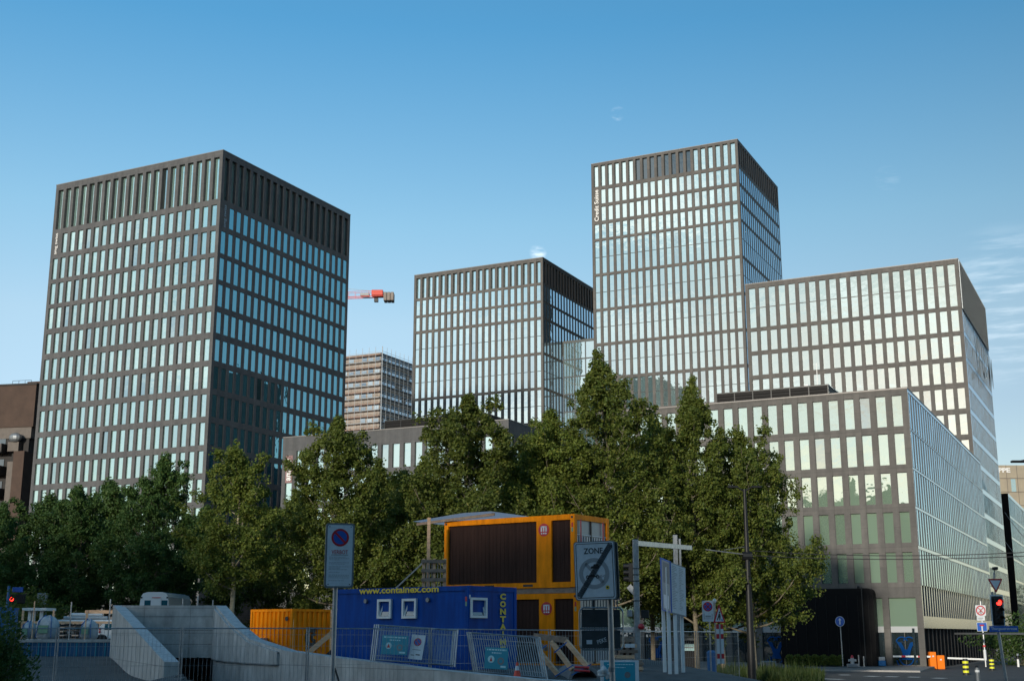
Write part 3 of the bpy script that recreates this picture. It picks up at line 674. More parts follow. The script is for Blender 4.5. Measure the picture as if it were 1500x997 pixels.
# K: dark edged block behind, far right
cK = P(1476.5, 722, 205); rootK = thing('office_block', 'far right glass block with a black front edge, beyond the upper block', 'building', (cK.x, cK.y, 0), -UA)
wall = MB(); wins = []; kr = []; z = cK.z - .5
while z > 5: kr.append((z - 3.1, z, False, .06, M['gside'])); z -= 3.4
facade(wall, RT(), 60, kr, cK.z, -.5, 42, .9, wins, (), M['finw'], gm=M['gside'])
rect_shell(wall, 20, 60, -.5, cK.z, M['black'], M['roof'], ('f', 'b', 'l')); obj('wall', wall, rootK, local=True); place_windows(rootK, wins, 26.2, 60)

# J: beige building with white letters
cJ = P(1452, 681, 300); zJ = cJ.z
rootJ = thing('warehouse', 'beige panelled building far right with white letters under its roof edge', 'building', (cJ.x, cJ.y, 0))
b = MB(); b.box((-3, 0, -.5), (13, 25, zJ), M['beige'])
for i in range(1, 12): b.box((-3, -.1, zJ - i * 3.2), (13, 0, zJ - i * 3.2 + .12), M['bpale'])
for i in range(5): b.box((i * 2.5 + .9, -.06, 0), (i * 2.5 + .98, 0, zJ), M['bpale'])
obj('wall', b, rootJ, local=True)
for xx, zz in ((5.4, zJ - 6.3), (8.6, zJ - 9.6)):
    b = MB(); b.box((xx - 1.1, -.12, zz), (xx, -.03, zz + 3.0), M['gB']); obj('window', b, rootJ, local=True)
b = MB(); text('PPE', b, frame((2.9, -.2, zJ - 1.2), (1, 0, 0), (0, 0, 1)), 2.9, 1.15, M['lettwhite'], bold=.05); obj('sign_lettering', b, rootJ, local=True)

# G: brown building at the left edge
cG = P(53.5, 563, 176); zG = cG.z
rootG = thing('apartment_building', 'brown building with dark stacked balconies at the left edge of the view', 'building', (cG.x, cG.y, 0), -R(12))
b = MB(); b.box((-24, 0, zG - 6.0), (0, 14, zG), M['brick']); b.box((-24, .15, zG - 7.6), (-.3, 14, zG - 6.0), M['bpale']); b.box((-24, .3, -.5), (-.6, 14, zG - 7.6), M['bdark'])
obj('wall', b, rootG, local=True)
b = MB(); b.box((-24.1, -.1, zG), (.1, 14.1, zG + .25), M['bdark']); b.box((-2.8, 2, zG + .25), (-.8, 6, zG + .9), M['brick']); obj('roof', b, rootG, local=True)
for i in range(9):
    z = zG - 8.6 - i * 3.1
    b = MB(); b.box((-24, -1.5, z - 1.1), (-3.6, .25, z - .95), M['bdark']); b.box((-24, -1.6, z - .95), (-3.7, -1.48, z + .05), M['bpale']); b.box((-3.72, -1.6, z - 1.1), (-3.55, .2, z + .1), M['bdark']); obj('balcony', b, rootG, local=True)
    b = MB(); b.box((-7.6, .2, z - .8), (-4.2, .28, z + 1.2), M['gdark']); obj('window', b, rootG, local=True)
b = MB(); b.box((-2.9, -.9, -.5), (-1.9, .28, zG - 11), M['bpale']); b.box((-1.85, -1.2, -.5), (-.2, 3, zG - 9.6), M['brick']); b.box((-3.3, -.6, zG - 9.5), (-1.6, .28, zG - 8.2), M['bpale']); obj('stair_tower', b, rootG, local=True)
b = MB(); b.blob((-2.2, -.6, zG - 7.6), .75, M['signgrey'], sub=10, jag=0, sq=(1.3, .8, .9)); obj('vent_cowl', b, rootG, local=True)
b = MB(); b.tube((-1.9, 4, zG + .2), (-1.9, 4, zG + 2.6), .04, M['wframe'], 6)
for k in range(3): b.tube((-2.3 + .1 * k, 4, zG + 1.3 + .4 * k), (-1.4 - .1 * k, 4, zG + 1.4 + .4 * k), .03, M['wframe'], 5)
for k in range(4): b.tube((-4.5 + k, 1, zG), (-4.5 + k, 1, zG + .9), .03, M['wframe'], 5)
b.tube((-4.5, 1, zG + .9), (-1.5, 1, zG + .9), .03, M['wframe'], 5); obj('antenna', b, rootG, local=True)

# H: tower under scaffolding
cH = P(558, 516, 400); rootH = thing('scaffolded_tower', 'high-rise wrapped in scaffolding far behind the gap between two towers', 'building', (cH.x, cH.y, 0), -UA)
WH, DH = 30, 27; zH = cH.z; b = MB(); b.box((-WH, 0, -.5), (0, DH, zH), M['scafnet']); obj('wall', b, rootH, local=True)
b = MB(); rnd = random.Random(4)
for k in range(23):
    z = zH - 2.6 - k * 4.0
    for i in range(12):
        hh = 1.6 * rnd.choice((1, 1, .7))
        if rnd.random() < .8: b.box((-WH + i * 2.5 + .3, -.08, z), (-WH + i * 2.5 + 2.2, -.02, z + hh), M['scafglass'])
        if rnd.random() < .95: b.box((.02, i * 2.25 + .25, z), (.08, i * 2.25 + 2.0, z + 1.7), M['scafglass'])
obj('window', b, rootH, kind='stuff', local=True)
b = MB(); c_ = MB()
for k in range(46):
    z = zH - 1 - k * 2.0
    if z < 2: break
    for y in (-1.5,):
        b.box((-WH - 1, y, z), (1.5, y + 1.1, z + .16), M['scafsunlit'] if k % 2 == 0 else M['galv'])  # front boards take the sun's pink light into their colour
    b.box((.5, -1.5, z), (1.5, DH + 1, z + .14), M['steelblue'])
    c_.tube((-WH - 1, -1.55, z + 1), (1.5, -1.55, z + 1), .05, M['galv'], 4); c_.tube((1.55, -1.5, z + 1), (1.55, DH + 1, z + 1), .05, M['galv'], 4)
obj('scaffold_deck', b, rootH, local=True)
for i in range(14):
    x = -WH - 1 + i * (WH + 2.5) / 13; c_.tube((x, -1.6, 0), (x, -1.6, zH + 1.6), .07, M['galv'], 4)
for i in range(12):
    y = -1.5 + i * (DH + 2.5) / 11; c_.tube((1.6, y, 0), (1.6, y, zH + 1.6), .07, M['galv'], 4)
for i in range(22):
    z = zH - 2 - i * 4; c_.tube((-21.5, -2.2, z), (-18, -2.2, z - 4), .09, M['galv'], 4); c_.tube((-18, -2.4, z), (-21.5, -2.4, z - 4), .09, M['galv'], 4)
obj('scaffold_poles', c_, rootH, local=True)

# tower crane behind the left tower
cr0 = P(505, 437, 300); cr1 = P(577, 431.5, 300)
rc = thing('tower_crane', 'red tower crane whose ballast end sticks out behind the left tower', 'crane', (cr0.x - 14, cr0.y, 0))
b = MB(); zc = cr0.z
for sx in (-1, 1):
    for sy in (-1, 1): b.tube((cr0.x - 14 + sx, cr0.y + sy, 0), (cr0.x - 14 + sx, cr0.y + sy, zc - .5), .12, M['cranered'], 5)
for i in range(28):
    z = i * 2.8; b.tube((cr0.x - 15, cr0.y - 1, z), (cr0.x - 13, cr0.y - 1, z + 2.6), .07, M['cranered'], 4)
obj('mast', b, rc)
b = MB(); x0, x1 = cr0.x - 16, cr1.x - .4
for sy in (-.8, .8):
    b.bar((x0, cr0.y + sy, zc - .4), (x1, cr0.y + sy, zc + .55), .13, .2, M['cranered'])
    b.tube((x0, cr0.y + sy, zc + 1.0), (x1 - 4, cr0.y + sy, zc + 1.7), .06, M['cranered'], 4)
    n = 14
    for i in range(n + 1):
        x = x0 + (x1 - 4 - x0) * i / n; zz = zc - .4 + .95 * (x - x0) / (x1 - x0); b.tube((x, cr0.y + sy, zz), (x, cr0.y + sy, zz + 1.3), .04, M['cranered'], 4)
b.tube((x0, cr0.y, zc + 4), (x1 - 4, cr0.y, zc + 1.8), .05, M['greyp'], 4)
obj('counter_jib', b, rc)
b = MB(); b.bbox((x1 - 5.0, cr0.y - 1.2, zc + .5), (x1 - 2.2, cr0.y + 1.2, zc + 1.9), M['cranered'], .1); b.bbox((x1 - 7.8, cr0.y - .9, zc + .5), (x1 - 5.6, cr0.y + .9, zc + 1.2), M['greyp'], .1); b.bbox((x1 - 4.4, cr0.y - .5, zc - .9), (x1 - 3.4, cr0.y + .5, zc), M['wframe'], .05); obj('winch', b, rc)
for i in range(3):
    b = MB(); b.bbox((x1 - 2.0 + i * .85, cr0.y - 1.4, zc - .8), (x1 - 1.25 + i * .85, cr0.y + 1.4, zc + 1.3), M['block'], .06); obj('ballast', b, rc)
#@@PART2
# ================================================================== TREES
def branch_tree(seed, H, base, rad, nclump, nleaf, leaf, bark, lsz=.175, lead=1.0, crad=.52, trunk_r=.17):
    """trunk and limbs, and a crown of leaf-sized faces gathered in clumps round the twig ends"""
    rnd = random.Random(seed); tb = MB(); cb = MB()
    tops = []
    pts = [Vector((0, 0, -.4))]; n = 7
    for i in range(1, n + 1):
        t = i / n; pts.append(Vector((rnd.uniform(-.25, .25) * t * 2, rnd.uniform(-.25, .25) * t * 2, H * .93 * t)))
    for i in range(n): tb.tube(pts[i], pts[i + 1], trunk_r * (1 - i / n) + .02, bark, 8, trunk_r * (1 - (i + 1) / n) + .02, cap=(i == 0))
    def axis_at(z):
        for a, b in zip(pts, pts[1:]):
            if a.z <= z <= b.z: return a.lerp(b, (z - a.z) / (b.z - a.z))
        return pts[-1]
    # ascending limbs, each with twigs; leaf clumps sit along the outer wood
    nl_ = max(16, nclump // 24); per = nclump / (nl_ + 2.0)
    for i in range(nl_):
        t = (i + rnd.uniform(.1, .9)) / nl_; zs = base * .72 + (H * .80 - base * .72) * t ** 1.1; a = i * 2.4 + rnd.uniform(-.5, .5)
        Lr = rad * (.92 - .60 * t ** 1.5) * rnd.uniform(.72, 1.08); rise = Lr * (rnd.uniform(.25, .75) + .75 * t) ; s0 = axis_at(zs)
        rise = min(rise * 1.15, H * 1.0 - zs)
        d = Vector((math.cos(a), math.sin(a), 0)); side = Vector((-d.y, d.x, 0)) * rnd.uniform(-.35, .35) * Lr
        def lp(q): return s0 + d * Lr * (1.25 * q - .25 * q * q) * 1.0 + side * q * q + Vector((0, 0, rise * (.35 * q + .65 * q * q)))
        r0 = trunk_r * (.42 - .25 * t); pv = s0
        for k in range(1, 6):
            q = k / 5; p = lp(q); tb.tube(pv, p, max(.012, r0 * (1 - q * .85 + .17)), bark, 6, max(.01, r0 * (1 - q * .85)), cap=False); pv = p
        n_ = int(per * (1.25 - .55 * t))
        for k in range(n_):
            q = rnd.random() ** .55 * .92 + .10; p = lp(min(q, 1.02)); sp_ = Lr * .36 * (1.15 - q * .55)
            w_ = Vector((rnd.gauss(0, 1), rnd.gauss(0, 1), rnd.gauss(.35, .8))).normalized() * sp_ * rnd.uniform(.25, 1.15)
            c = p + w_; tops.append(c)
            if k % 4 == 0: tb.tube(p, c, .018, bark, 4, .006, cap=False)
    lob = [(rnd.uniform(0, 6.28), rnd.uniform(.05, .9), rnd.uniform(.25, .60)) for _ in range(9)]
    for k in range(int(nclump * .55)):
        t = rnd.random() ** 1.15; a = rnd.uniform(0, 6.283)
        r = rad * .92 * min(1, .66 + 1.6 * t) * max(0, 1 - t ** 2.1) ** .75
        m_ = 1
        for la, lt, ls in lob: m_ += ls * ((math.cos(a - la) * .5 + .5) ** 3) * math.exp(-((t - lt) / .11) ** 2) - ls * .10
        r *= m_ * (.35 + .65 * rnd.random() ** .5); z = base + (H * .97 - base) * t; p = axis_at(min(z, H * .92)); tops.append(Vector((p.x + r * math.cos(a), p.y + r * math.sin(a), z)))
    for k in range(int(per * 2.2)):
        z = H * rnd.uniform(.68, 1.0); p = axis_at(z) if z < H * .92 else Vector((pts[-1].x, pts[-1].y, z)); rr = rad * .26 * max(.12, (1.02 - z / H) / .32); a = rnd.uniform(0, 6.28); q = rnd.random() ** .5; tops.append(p + Vector((math.cos(a) * rr * q, math.sin(a) * rr * q, 0)))
    vs = cb.v; fs = cb.f; mi = cb.mi(leaf)
    for c in tops:
        t = (c.z - base) / (H - base); cr_ = crad * rnd.uniform(.6, 1.35) * (1 - .35 * t)
        nl = int(nleaf * rnd.uniform(.5, 1.4))
        for _ in range(nl):
            d = Vector((rnd.gauss(0, 1), rnd.gauss(0, 1), rnd.gauss(0, .7))); d = d.normalized() * (rnd.random() ** .5) * cr_
            p = c + d; s = lsz * rnd.uniform(.55, 1.25)
            nn = (d.normalized() * .6 + Vector((rnd.gauss(0, .6), rnd.gauss(0, .6), rnd.gauss(.5, .5)))).normalized()
            e1 = nn.orthogonal().normalized(); e2 = nn.cross(e1); th = rnd.uniform(0, 6.28)
            e1, e2 = (e1 * math.cos(th) + e2 * math.sin(th)) * s * .5, (e2 * math.cos(th) - e1 * math.sin(th)) * s * .42
            b_ = len(vs); bend = nn * s * .12
            vs.extend((tuple(p - e1), tuple(p - e2 * .9 + bend), tuple(p + e1), tuple(p + e2 * .9 + bend))); fs.append((b_, b_ + 1, b_ + 2, b_ + 3)); cb.m.append(mi)
    return tb.mesh('trunk', True), cb.mesh('crown')
TP = {}
_nt = M['sheet'].node_tree; _tr = _nt.nodes.new('ShaderNodeBsdfTranslucent'); _tr.inputs[0].default_value = (.62, .66, .74, 1); _mx = _nt.nodes.new('ShaderNodeMixShader'); _mx.inputs[0].default_value = .55
_nt.links.new(_nt.nodes['Principled BSDF'].outputs[0], _mx.inputs[1]); _nt.links.new(_tr.outputs[0], _mx.inputs[2]); _nt.links.new(_mx.outputs[0], _nt.nodes['Material Output'].inputs[0])
def tree_proto(key, *a, **k): TP[key] = branch_tree(*a, **k)
tree_proto('tall', 11, 19, 4.2, 5.2, 620, 74, M['leaf'], M['bark'])
tree_proto('mid', 23, 15, 4.0, 4.9, 560, 72, M['leaf'], M['bark'])
tree_proto('round', 37, 13, 3.4, 4.9, 500, 72, M['leaf'], M['bark'])
tree_proto('wide', 52, 15, 3.6, 5.9, 660, 72, M['leaf'], M['bark'])
tree_proto('pale', 61, 13, 3.6, 3.9, 360, 62, M['leaf'], M['barkpale'])
tree_proto('dark', 71, 13, 3.4, 4.6, 480, 72, M['leafdark'], M['bark'])
tree_proto('dark2', 83, 11.5, 3.2, 4.4, 430, 72, M['leafdark'], M['bark'])
PH = dict(tall=19, mid=15, round=13, wide=15, pale=13, dark=13, dark2=11.5)
def tree(px, ytop, Y, kind, rot, label, wscale=1.0, group='plane trees in front of the office blocks', hh=None):
    top = P(px, ytop, Y); zb = h(top.x, Y) if hh is None else hh; k = (top.z - zb) / (PH[kind] * 1.01)
    o = thing('plane_tree', label, 'tree', (top.x, Y, zb), rot, group); o.scale = (k * wscale, k * wscale, k)
    tr, cw = TP[kind]
    for nm, me in (('trunk', tr), ('crown', cw)):
        q = bpy.data.objects.new(nm, me); C.objects.link(q); q.parent = o
    return o
tree(8, 735, 78, 'dark', .3, 'dark green tree cut off by the left edge of the view')
tree(70, 724, 84, 'dark2', 1.4, 'low dark tree in front of the left corner of the left tower', 1.2)
tree(118, 712, 80, 'dark', 2.9, 'dark tree left of the tallest crown on the left side')
tree(168, 704, 86, 'dark2', 4.1, 'slim dark tree just left of the tallest dark crown', 1.1)
tree(236, 664, 78, 'dark', 5.0, 'tallest of the dark trees in front of the left tower', .95)
tree(296, 742, 88, 'dark2', .8, 'small dark tree between the tallest dark tree and the pale-trunked one', 1.1)
tree(352, 644, 72, 'pale', 2.1, 'lit tree with a pale slender trunk in front of the left tower corner', 1.05)
tree(430, 716, 88, 'round', 3.0, 'low tree filling the gap between the pale-trunked tree and the crown by the pink sign')
tree(497, 608, 76, 'mid', 1.0, 'lit tree with a pointed crown right of the pink sign panel', .95)
tree(560, 672, 90, 'round', 5.5, 'small tree behind the gap left of the crown over the blue container')
tree(682, 571, 77, 'mid', 3.8, 'pointed tree rising in front of the middle tower', 1.0)
tree(618, 668, 84, 'round', 2.0, 'rounded tree left of the pointed tree before the middle tower', 1.0)
tree(772, 634, 86, 'wide', .5, 'broad tree behind the orange upper container')
tree(814, 594, 80, 'mid', 4.6, 'tree left of the tallest crown, before the glazed link', 1.0)
tree(888, 510, 80, 'tall', .2, 'tallest tree of the row, its tip before the tallest tower', 1.05)
tree(948, 604, 90, 'wide', 1.9, 'broad tree just right of the tallest tree of the row', .85)
tree(1008, 552, 82, 'tall', 2.5, 'second tallest tree, with a narrow tip left of the roof screen', .92)
tree(1092, 622, 84, 'wide', 4.0, 'rightmost broad tree beside the dark lamp mast, trunk in the grass', .86)
tree(1050, 690, 92, 'round', 3.3, 'small tree between the two rightmost tall crowns')

# low shrub at the bottom left corner
def leafclump(name, c, rx, ry, rz, n, lsz, leaf, label, cat, seed=3, group=None):
    rnd = random.Random(seed); b = MB(); mi = b.mi(leaf); tw = MB()
    for _ in range(22):
        a = rnd.uniform(0, 6.28); q = Vector((math.cos(a) * rx * rnd.uniform(.2, .8), math.sin(a) * ry * rnd.uniform(.2, .8), rz * rnd.uniform(.5, 1.7))); tw.tube(Vector(c) + Vector((0, 0, -.1)), Vector(c) + q, .02, M['bark'], 5, .006)
    for _ in range(n):
        d = Vector((rnd.gauss(0, 1), rnd.gauss(0, 1), rnd.gauss(0, 1))).normalized() * (rnd.random() ** .33)
        k = 1 + .16 * math.sin(6 * d.x + 2) + .16 * math.sin(7 * d.z + 1) + .1 * math.sin(9 * d.y)
        p = Vector(c) + Vector((d.x * rx * k, d.y * ry * k, rz + d.z * rz * k)); s = lsz * rnd.uniform(.6, 1.3)
        nn = Vector((rnd.gauss(0, 1), rnd.gauss(0, 1), rnd.gauss(.6, .7))).normalized(); e1 = nn.orthogonal().normalized(); e2 = nn.cross(e1)
        i = len(b.v); b.v += [tuple(p - e1 * s * .5), tuple(p - e2 * s * .25), tuple(p + e1 * s * .5), tuple(p + e2 * s * .25)]; b.f.append((i, i + 1, i + 2, i + 3)); b.m.append(mi)
    t = thing(name, label, cat, c, 0, group); obj('stems', tw, t); obj('foliage', b, t); return t
q = P(2, 990, 27); leafclump('shrub', (q.x, 27, .8), .55, .7, 1.3, 9000, .09, M['leafdark'], 'dark dense shrub in the bottom left corner', 'shrub')
for i, (px, Y) in enumerate(((40, 70), (8, 74))):
    q = P(px, 925, Y); leafclump('shrub', (q.x, Y, h(q.x, Y)), 2.2, 1.5, 1.3, 4200, .16, M['leaf'], ['yellow-green shrub behind the small white canopy', 'yellow-green shrub by the blue barrels at the left edge'][i], 'shrub', 9 + i)
# hedge before the entrance, long grass on the verge
b = MB(); mi = b.mi(M['leaf']); rnd = random.Random(8); hc = MB()
A0 = Eloc(-Ex(1163, 1), -2.4); A1 = Eloc(-Ex(1243, 1), -2.4)
A0 = Eloc(-(Ex(1163, 1)) * -1, -2.4); A1 = Eloc(Ex(1243, 1), -2.4)
for _ in range(9000):
    t = rnd.random(); p = A0.lerp(A1, t) + v * rnd.uniform(-.5, .5) + Vector((0, 0, .3 + rnd.random() ** .7 * (.85 + .08 * math.sin(t * 40)))); s = .11
    nn = Vector((rnd.gauss(0, 1), rnd.gauss(0, 1), rnd.gauss(.6, .7))).normalized(); e1 = nn.orthogonal().normalized(); e2 = nn.cross(e1)
    i = len(b.v); b.v += [tuple(p - e1 * s * .5), tuple(p - e2 * s * .3), tuple(p + e1 * s * .5), tuple(p + e2 * s * .3)]; b.f.append((i, i + 1, i + 2, i + 3)); b.m.append(mi)
single('hedge', b, 'low clipped hedge along the front of the black entrance', 'hedge')
b = MB(); mi = b.mi(M['grass'])
for _ in range(26000):
    px = rnd.uniform(1040, 1205); Y = rnd.uniform(80, 99.5)
    q = P(px, 950, Y); x = q.x
    if (px > 1165 and rnd.random() < (px - 1165) / 45) : continue
    z = h(x, Y) + (.02 if Y < 97 else .02); hh = rnd.uniform(.2, .6) * (1 + .7 * math.sin(x * 1.3) * math.sin(Y * .9 + x)) * (1.8 if rnd.random() < .06 else 1) * (1 if Y < 97 else .5); a = rnd.uniform(0, 6.28); wv = Vector((math.cos(a), math.sin(a), 0)) * .035; lean = Vector((rnd.gauss(0, .12), rnd.gauss(0, .12), hh))
    i = len(b.v); b.v += [(x - wv.x, Y - wv.y, z), (x + wv.x, Y + wv.y, z), (x + lean.x, Y + lean.y, z + hh)]; b.f.append((i, i + 1, i + 2)); b.m.append(mi)
o = single('grass', b, 'long unmown grass on the verge under the rightmost tree', 'grass'); o['kind'] = 'stuff'

# ================================================================== RAMP WALLS
def wallrun(mb, pts, t, zb, m, mc):
    """wall along (x, y, top z) points; sides in m, sloping coping in mc"""
    n = len(pts); L_, R_ = [], []
    for i, (x, y, z) in enumerate(pts):
        a = pts[max(0, i - 1)]; b_ = pts[min(n - 1, i + 1)]; d = Vector((b_[0] - a[0], b_[1] - a[1], 0)).normalized(); nn = Vector((-d.y, d.x, 0)) * t / 2
        L_.append(Vector((x, y, z)) + nn); R_.append(Vector((x, y, z)) - nn)
    for i in range(n - 1):
        for S, rev in ((L_, False), (R_, True)):
            a, b_ = S[i], S[i + 1]; q = [(a.x, a.y, zb), (b_.x, b_.y, zb), tuple(b_), tuple(a)]
            mb.quad(*(q[::-1] if rev else q), m)
        mb.quad(tuple(L_[i]), tuple(L_[i + 1]), tuple(R_[i + 1]), tuple(R_[i]), mc)
    for i in (0, n - 1):
        a, b_ = L_[i], R_[i]; mb.quad((a.x, a.y, zb), (b_.x, b_.y, zb), tuple(b_), tuple(a), m)
rw = thing('ramp_wall', 'cast concrete walls with sloping copings around the underpass ramp', 'ramp wall', (-13, 46, 0))
b = MB(); wallrun(b, [(LW0[0], LW0[1], 4.12), (LW1[0], LW1[1], 2.14)], .44, -1.2, M['concrete'], M['concrete2']); obj('side_wall', b, rw)
b = MB(); wallrun(b, RW, .42, -1.2, M['concrete'], M['concrete2']); obj('side_wall', b, rw)
b = MB(); b.box((-16.1, 53.25, 2.02), (-12.1, 53.65, 4.11), M['concrete'])
for z in (2.55, 3.1, 3.65): b.box((-16.0, 53.243, z), (-12.2, 53.25, z + .012), M['bdark'])
obj('header', b, rw)
# raised cheek on the right wall: a slightly proud rectangular panel
def onwall(k, z, off): 
    i = int(k); a, c = RW[i], RW[i + 1]; t = k - i; d = Vector((c[0] - a[0], c[1] - a[1], 0)).normalized(); n = Vector((d.y, -d.x, 0))
    if n.x > 0: n = -n
    return Vector((lerp(a[0], c[0], t), lerp(a[1], c[1], t), z)) + n * (.21 + off)
b = MB(); ks = [0.12, 1, 2, 3, 3.85]
for a, c in zip(ks, ks[1:]):
    za = lerp(RW[int(a)][2], RW[int(a) + 1][2], a - int(a)) - .10; zc_ = lerp(RW[min(int(c), 9)][2], RW[min(int(c) + 1, 10)][2], c - int(c)) - .10
    p = [onwall(a, 1.98, .09), onwall(c, 1.98, .09), onwall(c, zc_, .09), onwall(a, za, .09)]
    b.quad(*map(tuple, p), M['concrete']); p2 = [onwall(a, 1.98, .0), onwall(c, 1.98, .0)]; b.quad(tuple(p[0]), tuple(p[1]), tuple(p2[1]), tuple(p2[0]), M['concrete'])
    b.quad(tuple(p[2]), tuple(p[3]), tuple(onwall(a, za, 0)), tuple(onwall(c, zc_, 0)), M['concrete2'])
p = [onwall(3.85, 1.98, .09), onwall(3.85, 1.98, 0), onwall(3.85, 2.34, 0), onwall(3.85, 2.34, .09)]; b.quad(*map(tuple, p), M['concrete']); obj('cheek_panel', b, rw)
b = MB(); b.box((-16.4, 53.66, -1.3), (-16.1, 63, 2.3), M['concrete']); b.box((-12.1, 53.66, -1.3), (-11.8, 63, 2.3), M['concrete']); b.box((-16.4, 63, -1.3), (-11.8, 63.3, 2.3), M['concrete']); b.box((-16.5, 53.66, 2.3), (-11.5, 63.3, 2.78), M['concrete']); b.box((-16.4, 52.2, -1.4), (-11.8, 63.3, -1.2), M['asphalt'])
obj('underpass', b, rw)
# blue edged retaining step left of the ramp
b = MB(); b.box((-32, 54.6, 1.6), (-16.6, 54.9, 2.62), M['bluewrap']); b.box((-32, 54.55, 2.62), (-16.6, 55.2, 2.74), M['concrete']); 
for i in range(38): b.box((-31.9 + i * .4, 54.57, 1.7), (-31.86 + i * .4, 54.6, 2.6), M['teal'])
single('retaining_step', b, 'low step wrapped in blue sheeting below the white bags', 'retaining wall')

# ================================================================== TEMPORARY FENCE
def mesh_panel(name, p0, p1, hgt, label, group, nv=26, nh=(.08, .28, 1.0, 1.5, 1.8), rw_=.0045, lean=None, tr=.019, mtl='galv', low=.12):
    p0 = Vector(p0); p1 = Vector(p1); base = p0.copy(); L_ = (p1 - p0); up = Vector(lean) if lean else Vector((0, 0, 1)); up = up.normalized() * hgt
    t = thing(name, label, 'fence', base, 0, group); f_ = MB(); lo = up.normalized() * low
    f_.tube(p0, p0 + up, tr, M[mtl], 8); f_.tube(p1, p1 + up, tr, M[mtl], 8); f_.tube(p0 + up * .985, p1 + up * .985, tr * .85, M[mtl], 6); f_.tube(p0 + lo, p1 + lo, tr * .85, M[mtl], 6); obj('frame', f_, t)
    w_ = MB()
    for i in range(1, nv): a = p0 + L_ * i / nv; w_.tube(a + lo, a + up * .985, rw_, M[mtl], 4, cap=False)
    for z in nh: w_.tube(p0 + up * (z / 2), p1 + up * (z / 2), rw_, M[mtl], 4, cap=False)
    obj('mesh_infill', w_, t); return t
fx = [(-130, 33.5), (82, 34.2), (265, 35.0), (450, 35.6), (630, 37.4), (805, 40.6), (930, 45.5), (1021, 50.5), (1083, 54.5)]
flab = ['fence panel at the left edge, in front of the dark shrub', 'fence panel in front of the left ramp wall', 'fence panel across the ramp opening', 'fence panel right of the parking ban post', 'fence panel in front of the leaning stacked panels', 'fence panel in front of the leaning timbers', 'fence panel below the steel gantry', 'rightmost upright fence panel, ending by the verge']
nodes = []
for px, Y in fx:
    q = P(px, 960, Y); ztop = P(px, 918 if px < 500 else 919 + (px - 630) / 453 * 5, Y).z; nodes.append(Vector((q.x, Y, ztop - 2.0)))
for i in range(8):
    t_ = mesh_panel('mesh_fence', nodes[i] + Vector((.03, 0, 0)), nodes[i + 1] - Vector((.03, 0, 0)), 2.0, flab[i], 'upright mesh fence panels along the site edge', nv=30)
for i, q in enumerate(nodes[1:]):
    b = MB(); b.bbox((q.x - .35, q.y - .12, q.z - .08), (q.x + .35, q.y + .12, q.z + .1), M['concrete'], .03); 
    single('concrete_block', b, 'concrete block foot under %s' % ['the post before the left ramp wall', 'the post at the ramp opening', 'the post left of the parking ban sign', 'the post before the blue container', 'the post beside the traffic cone', 'the post under the gantry', 'the post beside the info board', 'the last fence post on the right'][i], 'fence foot', 'concrete feet of the mesh fence')
# leaning stacks of panels
def stack(px0, px1, ytop, ybot, Y, n, dx, lab, grp, hgt=1.35, skew=0):
    out = []
    for k in range(n):
        o_ = k * .16
        a = P(px0 + k * 3, ybot, Y - o_); c_ = P(px1 + k * 3, ybot + 9, Y - o_ - .9)
        top = P(px0 + dx + k * 3, ytop, Y + .25 - o_); ln = top - a
        out.append(mesh_panel('mesh_fence', a, c_, ln.length, lab[k], grp, nv=30, nh=(.3, 1.7), rw_=.006, lean=ln, tr=.022, low=.04))
    return out
g1 = 'mesh panels leaning in the two stacks'
stack(543, 660, 914, 967, 38.3, 3, 6, ['rear panel of the stack leaning before the blue container', 'middle panel of the stack leaning before the blue container', 'front panel of the stack leaning before the blue container, with posters'], g1)
stack(694, 796, 925, 985, 37.6, 3, -10, ['rear panel of the tilted stack by the traffic cone', 'middle panel of the tilted stack by the traffic cone', 'front panel of the tilted stack by the traffic cone'], g1)
